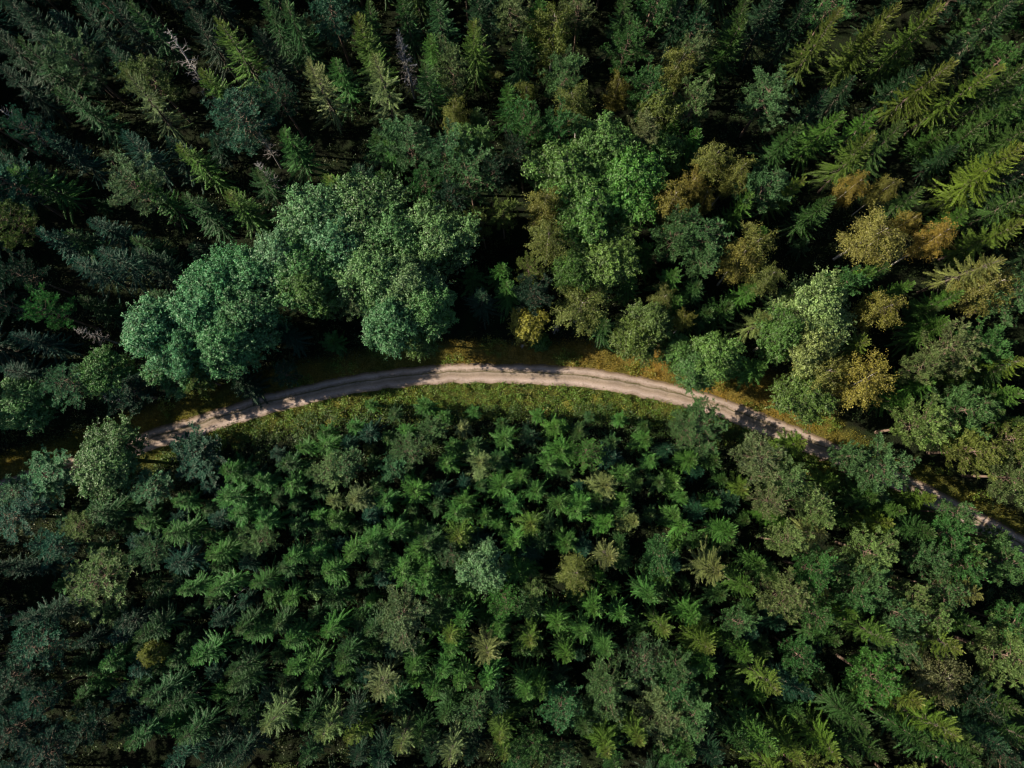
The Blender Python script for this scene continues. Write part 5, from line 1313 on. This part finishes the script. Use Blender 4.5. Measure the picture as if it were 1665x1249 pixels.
S|-18.43|-26.57|7.7|0.0|t|young spruce|bluish green young spruce below the large pinkish-grey pine
S|-41.55|-13.66|8.2|0.0|t|young spruce|second nearest bluish green young spruce right of the lone olive round pine
S|-31.50|-14.36|6.5|0.0|g|young spruce|fourth nearest green young spruce above left of the large pinkish-grey pine
S|-59.01|-10.30|8.4|0.0|t|young spruce|bluish green young spruce above right of the lone olive round pine
S|-12.47|-24.16|5.8|0.0|b|young spruce|bright green young spruce below right of the large pinkish-grey pine
S|32.53|-12.43|6.4|0.0|g|young spruce|second nearest green young spruce below left of the pinkish pine below the bend
S|-2.14|-7.58|7.1|0.0|b|young spruce|nearest bright green young spruce above the pale silvery green tree
S|-51.49|-28.03|9.1|0.0|g|young spruce|fourth nearest green young spruce below right of the lone olive round pine
S|47.81|-26.85|5.2|0.0|t|young spruce|bluish green young spruce left of the birch with bare white trunk
S|32.24|2.28|8.2|0.0|g|young spruce|green young spruce below right of the pine overhanging the road
S|-72.07|-17.31|5.8|0.0|b|young spruce|bright green young spruce left of the lone olive round pine
S|-31.08|-2.31|6.5|0.0|g|young spruce|seventh nearest green young spruce above left of the large pinkish-grey pine
S|1.58|-34.63|8.5|0.0|g|young spruce|second nearest green young spruce below the olive brown birch
S|-60.12|-39.45|7.0|0.0|g|young spruce|fifth nearest green young spruce below the lone olive round pine
S|-46.76|-13.84|7.6|0.0|g|young spruce|seventh nearest green young spruce right of the lone olive round pine
S|70.13|-21.58|6.9|0.0|g|young spruce|green young spruce above the slender yellow-tipped spruce
S|49.81|-4.03|8.2|0.0|t|young spruce|bluish green young spruce below right of the pinkish pine below the bend
S|-5.91|4.44|7.2|0.0|g|young spruce|nearest green young spruce below right of the star-shaped spruce below the road
S|9.95|-19.18|5.7|0.0|g|young spruce|nearest green young spruce below the olive brown birch
S|24.65|4.14|7.1|0.0|t|young spruce|bluish green young spruce below left of the pine overhanging the road
S|34.75|-10.28|7.3|0.0|g|young spruce|second nearest green young spruce below the pinkish pine below the bend
S|26.38|-11.09|5.2|0.0|b|young spruce|fourth nearest bright green young spruce below right of the star-shaped spruce right of centre
S|16.30|-18.05|5.9|0.0|b|young spruce|second nearest bright green young spruce right of the olive brown birch
S|49.34|-7.40|5.6|0.0|b|young spruce|bright green young spruce below right of the pinkish pine below the bend
S|-27.83|-10.94|5.9|0.0|t|young spruce|second nearest bluish green young spruce above left of the large pinkish-grey pine
S|29.97|-21.38|8.0|0.0|g|young spruce|second nearest green young spruce above right of the broad pinkish pine
S|-42.64|-9.03|8.6|0.0|g|young spruce|eighth nearest green young spruce right of the lone olive round pine
S|23.10|-0.88|8.9|0.0|g|young spruce|second nearest green young spruce right of the star-shaped spruce right of centre
S|-25.24|-31.91|6.6|0.0|g|young spruce|second nearest green young spruce below left of the large pinkish-grey pine
S|16.00|-35.17|8.3|0.0|g|young spruce|nearest green young spruce left of the broad pinkish pine
S|-57.86|-32.33|8.4|0.0|g|young spruce|third nearest green young spruce below the lone olive round pine
S|42.58|-33.46|8.0|0.0|t|young spruce|bluish green young spruce right of the broad pinkish pine
S|35.08|-4.14|7.6|0.0|t|young spruce|nearest bluish green young spruce below left of the pinkish pine below the bend
S|58.24|-13.58|9.0|0.0|g|young spruce|second nearest green young spruce above left of the slender yellow-tipped spruce
S|-35.30|-31.88|7.4|0.0|g|young spruce|fourth nearest green young spruce below left of the large pinkish-grey pine
S|-49.30|-5.32|5.5|0.0|g|young spruce|second nearest green young spruce below right of the tree hiding the road's end
S|-71.96|-7.37|6.4|0.0|g|young spruce|green young spruce above left of the lone olive round pine
S|10.53|-27.89|6.1|0.0|t|young spruce|bluish green young spruce below the olive brown birch
S|-22.86|-19.60|5.2|0.0|b|young spruce|nearest bright green young spruce above left of the large pinkish-grey pine
S|-46.08|-33.97|5.8|0.0|b|young spruce|third nearest bright green young spruce below right of the lone olive round pine
S|53.65|-39.45|6.7|0.0|t|young spruce|bluish green young spruce below left of the birch with bare white trunk
S|-5.01|-1.44|6.9|0.0|g|young spruce|green young spruce below the star-shaped spruce below the road
S|-30.97|-21.72|7.3|0.0|g|young spruce|third nearest green young spruce left of the large pinkish-grey pine'''
PAL = {
 'S': dict(g=(.023, .074, .019, .12), b=(.044, .136, .025, .1), y=(.058, .128, .019, .4), p=(.106, .155, .052, .3), t=(.013, .054, .030, .0), d=(.012, .040, .018, .0), o=(.048, .092, .017, .35)),
 'P': dict(w=(.092, .142, .056, .25), o=(.098, .142, .032, .2), t=(.025, .084, .044, .05), v=(.056, .134, .050, .08), g=(.038, .122, .034, .05), d=(.015, .045, .024, .0), l=(.108, .190, .060, .1), b=(.044, .136, .026, .0), k=(.11, .12, .03, .3)),
 'A': dict(b=(.066, .165, .040, .1), o=(.085, .140, .036, .15), g=(.062, .150, .040, .1), t=(.080, .190, .078, .05), y=(.17, .20, .028, .3), l=(.120, .225, .084, .1), k=(.160, .165, .026, .4), d=(.03, .07, .03, 0), r=(.25, .15, .03, .5)),
 'B': dict(k=(.118, .158, .042, .12), r=(.148, .158, .036, .2), l=(.178, .210, .062, .12), v=(.095, .125, .065, .1), g=(.08, .13, .04, .1)),
 'E': dict(x=(.08, .09, .10, .0)), 'D': dict(x=(.3, .3, .3, 0))}
rnd = random.Random(5)
NAMES = {'spruce': ('spruce_tree', 'spruce tree', 'spruce trees of the forest'), 'young spruce': ('young_spruce_tree', 'young spruce', 'young spruces of the plantation'),
         'dying spruce': ('dying_spruce_tree', 'dying spruce', 'dying and dead trees'), 'pine': ('pine_tree', 'pine tree', 'rounded pines between the spruces'),
         'broadleaf': ('broadleaf_tree', 'broadleaf tree', 'leafy broadleaf trees'), 'birch': ('birch_tree', 'birch tree', 'autumn birches in the forest'),
         'bush': ('bush', 'bush', 'bushes on the verge and in gaps'), 'dead tree': ('dead_tree', 'dead tree', 'dying and dead trees')}
def link(name, me, parent, color):
    o = bpy.data.objects.new(name, me); C.objects.link(o); o.parent = parent; o.color = color
    return o
rows = [r.split('|') for r in TREES.strip().split('\n')]
gz = relief(np.array([float(r[1]) for r in rows]), np.array([float(r[2]) for r in rows]))
for (k, x, y, h, d, c, kn, label), z in zip(rows, gz):
    x, y, h, d = float(x), float(y), float(h), float(d)
    nm, cat, grp = NAMES[kn]
    if k == 'S':
        key = 'young_spruce' if h <= 12.5 else ('sparse_spruce' if c == 'p' or (c == 'y' and rnd.random() < .35) else 'spruce')
    else:
        key = {'E': 'dying_spruce', 'P': 'pine', 'A': 'broadleaf', 'B': 'birch', 'D': 'dead'}[k]
        if kn == 'bush': key = 'bush'
    crown, trunk, ph, pd = rnd.choice(PROTO[key])
    sz = h / ph
    if d: sx = {'P': 1.0, 'A': 1.36 if d > 3.5 else 1.1, 'B': 1.05, 'D': 1}.get(k, 1) * d / pd
    elif k == 'S': sx = sz ** .55 * rnd.uniform(.95, 1.22) if h > 12.5 else sz ** .75 * rnd.uniform(1.02, 1.35)
    else: sx = sz
    root = bpy.data.objects.new(nm, None); root.empty_display_size = .5; C.objects.link(root)
    root.location = (x, y, z); root.rotation_euler = (rnd.gauss(0, .028), rnd.gauss(0, .028), rnd.uniform(0, 6.283)); root.scale = (sx, sx * rnd.uniform(.86, 1.14), sz)
    tag(root, label, cat, grp)
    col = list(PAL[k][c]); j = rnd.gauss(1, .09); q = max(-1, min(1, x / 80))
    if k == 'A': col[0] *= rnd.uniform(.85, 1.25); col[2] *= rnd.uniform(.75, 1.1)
    col[0] *= (1 + (.05 if k == 'P' and q > 0 else .28) * q) * j * rnd.gauss(1, .07); col[1] *= j; col[2] *= (1 - .22 * q) * j * rnd.gauss(1, .08)  # warmer rightward, cooler leftward: colour cast of the light painted into crowns
    link('trunk', trunk, root, (1, 1, 1, 1))
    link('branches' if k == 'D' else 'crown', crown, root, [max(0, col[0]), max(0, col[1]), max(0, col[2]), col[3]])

# ---------------------------------------------------------------- masses nobody could count: undergrowth, verge herbs, grass, forest round the frame
def scatter_mask(n, rng, x0=-105, x1=105, y0=-68, y1=104):
    x = rng.uniform(x0, x1, n); y = rng.uniform(y0, y1, n); return x, y, dist_road(x, y)

def tufts(name, x, y, dr, h, nblade, col_fn, label, cat, rng, w=.05, leafy=False, spread=.25):
    g = Geo(); z = relief(x, y, dr); n = len(x)
    p = np.repeat(np.stack([x, y, z], 1), nblade, 0); m = len(p)
    off = rng.normal(0, spread, (m, 3)); off[:, 2] = 0; p = p + off
    hh = np.repeat(np.broadcast_to(h, (n,)), nblade) * rng.uniform(.5, 1.15, m)
    tn = np.repeat(rng.uniform(.1, .9, n), nblade) + rng.normal(0, .12, m)
    tp = np.repeat(col_fn, nblade)
    if leafy:
        p = p + np.stack([np.zeros(m), np.zeros(m), hh * rng.uniform(.55, 1, m)], 1)
        leaves(g, p, rng.normal(0, .45, (m, 3)) + [0, 0, .9], rng.uniform(.7, 1.3, m) * w, rng.uniform(.5, .9, m) * w, np.clip(tn, 0, 1), rng, np.clip(tp + rng.normal(0, .14, m), 0, 1))
    else:
        d = rng.normal(0, .45, (m, 3)); d[:, 2] = 1
        kites(g, p, d, hh, w * rng.uniform(.7, 1.3, m), np.clip(tn, 0, 1), np.clip(tp + rng.normal(0, .1, m), 0, 1), up=rng.normal(0, 1, (m, 3)), belly=.3)
    o = bpy.data.objects.new(name, g.mesh(name, [MG]))
    C.objects.link(o); tag(o, label, cat, kind='stuff')
    return o
MG = foliage_mat('verge_plants', tip=(0.44, 0.29, 0.05), trans=0.25, gloss=0.03)
rng = np.random.default_rng(77)

# long verge grass, dry above the road
x, y, dr = scatter_mask(60000, rng, -95, 100, -42, 25)
vw = verge_width(x, dr); keep = (np.abs(dr) > HALF - .08 - .38 * np.clip(np.sin(x * .9 + y) * np.sin(x * 2.3) + .2 * rng.random(len(x)), 0, 1)) & (np.abs(dr) < vw + .6) & ((dr > 0) | (rng.random(len(x)) < .35))
x, y, dr = x[keep], y[keep], dr[keep]
o = tufts('verge_grass', x, y, dr, .28 + .22 * rng.random(len(x)), 7, dryness_and_shade(x, y, dr), 'long yellowing grass on both verges of the gravel road', 'grass', rng, w=.07, spread=.2)
o.color = (.135, .150, .024, .9)
# leafy herbs below the road and in patches above it
x, y, dr = scatter_mask(46000, rng, -60, 80, -42, 25)
vw = verge_width(x, dr); keep = (np.abs(dr) > HALF + .1) & (np.abs(dr) < vw + 1.2) & ((dr < 0) | (np.sin(x * .5) * np.sin(y * .8 + x * .13) > .35)) & (np.sin(x * 1.9 + y) * np.sin(y * 2.3 - x * .4) > -.45)
x, y, dr = x[keep], y[keep], dr[keep]
clump = np.clip(.25 + 1.3 * vnoise(x, y, 1.7, 1) + .7 * vnoise(x, y, 4.5, 2), 0, 1.3)
o = tufts('verge_herbs', x, y, dr, (.18 + 1.15 * clump), 13, np.clip(dryness_and_shade(x, y, dr) * .5 + .6 * np.clip(vnoise(x, y, 1.3, 5) * 2.2 - .45, 0, 1), 0, 1), 'dense leafy green and yellow herbs covering the verge below the road', 'herbs', rng, w=.22, leafy=True, spread=.24)
o.color = (.088, .175, .024, .7)
# grass strip between the wheel tracks
i = rng.integers(5, len(RC) - 5, 9000); off = (rng.normal(.24, .075, len(i)) + .06 * np.sin(RC[i, 0] * .8)) * HALF
sel = np.sin(RC[i, 0] * .37) * np.sin(RC[i, 0] * 1.3) + (RC[i, 0] < -2) * .7 > -.35
i, off = i[sel], off[sel]
al = rng.uniform(-.5, .5, len(i)); x = RC[i, 0] + RN[i, 0] * off + RT[i, 0] * al; y = RC[i, 1] + RN[i, 1] * off + RT[i, 1] * al
g = Geo(); n = len(x); d = rng.normal(0, .8, (n * 3, 3)); d[:, 2] = .8
kites(g, np.repeat(np.stack([x, y, np.full(n, .07)], 1), 3, 0) + rng.normal(0, .06, (n * 3, 3)) * [1, 1, 0], d, rng.uniform(.06, .16, n * 3), .04, rng.random(n * 3), .3)
o = bpy.data.objects.new('median_grass', g.mesh('median_grass', [MG])); C.objects.link(o); o.color = (.07, .09, .03, .4)
tag(o, 'thin grass strip growing between the two wheel tracks', 'grass', kind='stuff')
# stones on the road
g = Geo(); i = rng.integers(0, len(RC), 900)
off = rng.uniform(-1, 1, len(i)) * HALF
ico = np.array([[1, 0, 0], [-1, 0, 0], [0, 1, 0], [0, -1, 0], [0, 0, 1], [0, 0, -1.]]); it = [[0, 2, 4], [2, 1, 4], [1, 3, 4], [3, 0, 4], [2, 0, 5], [1, 2, 5], [3, 1, 5], [0, 3, 5]]
for k, of in zip(i, off):
    s_ = rng.uniform(.02, .07) if rng.random() < .96 else rng.uniform(.1, .16)
    g.add(ico * rng.uniform(.6, 1.2, (6, 1)) * s_ * [1, 1, .6] + [RC[k, 0] + RN[k, 0] * of + rng.normal(0, .3), RC[k, 1] + RN[k, 1] * of, .075], it, .5)
o = bpy.data.objects.new('loose_stones', g.mesh('loose_stones', [bark_mat('pale_stone', (.30, .26, .22), (.5, .44, .38))])); C.objects.link(o)
tag(o, 'loose pale stones scattered over the gravel road', 'stones', kind='stuff')
# taller dark shrubs where the verge turns into young forest
x, y, dr = scatter_mask(52000, rng, -60, 90, -50, 20)
vw = verge_width(x, dr); keep = (dr < 0) & (np.abs(dr) > vw - 1.6) & (np.abs(dr) < vw + 6.5)
x, y, dr = x[keep], y[keep], dr[keep]
cl = vnoise(x, y, 2.1, 21) + .5 * vnoise(x, y, .9, 22); keep = cl > -.05; x, y, dr, cl = x[keep], y[keep], dr[keep], cl[keep]
o = tufts('verge_shrubs', x, y, dr, .4 + 3.2 * cl, 12, np.clip(vnoise(x, y, 3, 23) - .2, 0, 1) * .4, 'waist high leafy shrubs where the lower verge meets the young spruces', 'shrubs', rng, w=.20, leafy=True, spread=.22)
o.color = (.045, .105, .022, .4)
# low shrubs and saplings between the trees
x, y, dr = scatter_mask(24000, rng)
dens = np.sin(x * .17 + 1.2 * np.sin(y * .11)) + np.sin(y * .23 + x * .07)
edge = (dr < 0) & (dr > -14) 
keep = (np.abs(dr) > verge_width(x, dr) - .6) & ((dens + rng.normal(0, .8, len(x)) > -.2) | edge)
x, y, dr = x[keep], y[keep], dr[keep]
o = tufts('undergrowth', x, y, dr, .5 + 1.3 * rng.random(len(x)) ** 2, 18, np.clip(rng.random(len(x)) ** 3 * .5, 0, 1), 'low leafy undergrowth on the dark forest floor', 'undergrowth', rng, w=.26, leafy=True, spread=.42)
o.color = (.026, .055, .016, .2)

# fallen trunks lying on the forest floor in the lower left
for (x0, y0, L_, a_, lab) in ((-49, -22, 9, .62, 'grey fallen trunk slanting over the dark floor near the lower left pines'),):
    g = Geo(); t_ = np.linspace(0, 1, 8); wob = rng.normal(0, .05, (8, 3))
    tube(g, np.stack([L_ * t_, 0 * t_, .16 + .2 * t_], 1) + wob, .17 - .12 * t_, 7, .5, 0)
    root = bpy.data.objects.new('fallen_trunk', None); C.objects.link(root); root.location = (x0, y0, float(relief(np.array([x0]), np.array([y0]))[0])); root.rotation_euler = (0, 0, a_)
    tag(root, lab, 'fallen trunk')
    link('trunk', g.mesh('fallen_trunk', [M['bark_d']]), root, (1, 1, 1, 1))
    g = Geo()
    for _ in range(14):
        u_ = rng.uniform(.3, 1); b_ = np.array([L_ * u_, 0, .16 + .2 * u_]); d_ = rng.normal(0, 1, 3); d_[2] = abs(d_[2]) * .6; d_[0] = abs(d_[0]); d_ /= np.linalg.norm(d_)
        tube(g, [b_, b_ + d_ * .5, b_ + d_ * 1.0 + [0, 0, .1]], [.03, .02, .006], 3, .5, 0)
    link('branches', g.mesh('broken_branches', [M['bark_d']]), root, (1, 1, 1, 1))

# ring of forest just outside the picture: its shade falls into the frame
def surround():
    pts = []; rg = random.Random(9)
    nodes = []
    gx = np.arange(-128, 128, 3.9); gy = np.arange(-84, 128, 3.9)
    for a in gx:
        for b in gy:
            px, py = a + rg.uniform(-1.8, 1.8), b + rg.uniform(-1.8, 1.8)
            # inside the view? project the ground point
            t = 0.12435; dy = py; dz = -HCAM
            cy = dy * math.cos(t) + dz * math.sin(t); cz = -dy * math.sin(t) + dz * math.cos(t)
            u = 832.5 + 1200 * px / -cz; v = 624.5 - 1200 * cy / -cz
            if -4 < u < 1669 and -4 < v < 1253: continue
            pts.append((px, py, u, v))
    pts = np.array(pts); dr = dist_road(pts[:, 0], pts[:, 1]); pts = pts[np.abs(dr) > 5]; dr = dr[np.abs(dr) > 5]
    z = relief(pts[:, 0], pts[:, 1], dr)
    tall = np.where(dr > 0, 1.0, .8)
    for key, prob in (('spruce', .7), ('pine', .3)): pass
    r = np.random.default_rng(3); which = r.random(len(pts)) < .72
    for key, mask, label, base in (('spruce', which, 'dark spruces of the forest continuing beyond the picture', 20.), ('pine', ~which, 'rounded pines of the forest continuing beyond the picture', 15.)):
        P = pts[mask]; me = bpy.data.meshes.new('surrounding_forest'); me.from_pydata([(a, b, c) for a, b, c in zip(P[:, 0], P[:, 1], z[mask])], [], [])
        at = me.attributes.new('size', 'FLOAT', 'POINT'); at.data.foreach_set('value', (tall[mask] * r.uniform(.8, 1.1, len(P))).astype(np.float32))
        at = me.attributes.new('turn', 'FLOAT', 'POINT'); at.data.foreach_set('value', r.uniform(0, 6.28, len(P)).astype(np.float32))
        o = bpy.data.objects.new('surrounding_' + key + '_forest', me); C.objects.link(o); o.color = PAL['S' if key == 'spruce' else 'P']['g']
        tag(o, label, 'forest', kind='stuff')
        ng = bpy.data.node_groups.new('forest_instances', 'GeometryNodeTree')
        ng.interface.new_socket('Geometry', in_out='INPUT', socket_type='NodeSocketGeometry'); ng.interface.new_socket('Geometry', in_out='OUTPUT', socket_type='NodeSocketGeometry')
        gi = ng.nodes.new('NodeGroupInput'); go = ng.nodes.new('NodeGroupOutput')
        iop = ng.nodes.new('GeometryNodeInstanceOnPoints'); jn = ng.nodes.new('GeometryNodeJoinGeometry'); g2 = ng.nodes.new('GeometryNodeGeometryToInstance')
        cr, tk = [q for q in bpy.data.objects if q.type == 'MESH' and q.data == PROTO[key][1][0]][:1], [q for q in bpy.data.objects if q.type == 'MESH' and q.data == PROTO[key][1][1]][:1]
        for ob in cr + tk:
            oi = ng.nodes.new('GeometryNodeObjectInfo'); oi.inputs['Object'].default_value = ob; oi.transform_space = 'ORIGINAL'
            ng.links.new(oi.outputs['Geometry'], jn.inputs[0])
        ng.links.new(jn.outputs[0], g2.inputs[0]); ng.links.new(gi.outputs[0], iop.inputs['Points']); ng.links.new(g2.outputs[0], iop.inputs['Instance'])
        sa = ng.nodes.new('GeometryNodeInputNamedAttribute'); sa.data_type = 'FLOAT'; sa.inputs['Name'].default_value = 'size'
        ta = ng.nodes.new('GeometryNodeInputNamedAttribute'); ta.data_type = 'FLOAT'; ta.inputs['Name'].default_value = 'turn'
        cx = ng.nodes.new('ShaderNodeCombineXYZ'); ng.links.new(ta.outputs[0], cx.inputs['Z'])
        ng.links.new(sa.outputs[0], iop.inputs['Scale'])
        ng.links.new(cx.outputs[0], iop.inputs['Rotation'])
        ng.links.new(iop.outputs[0], go.inputs[0])
        md = o.modifiers.new('instances', 'NODES'); md.node_group = ng
surround()
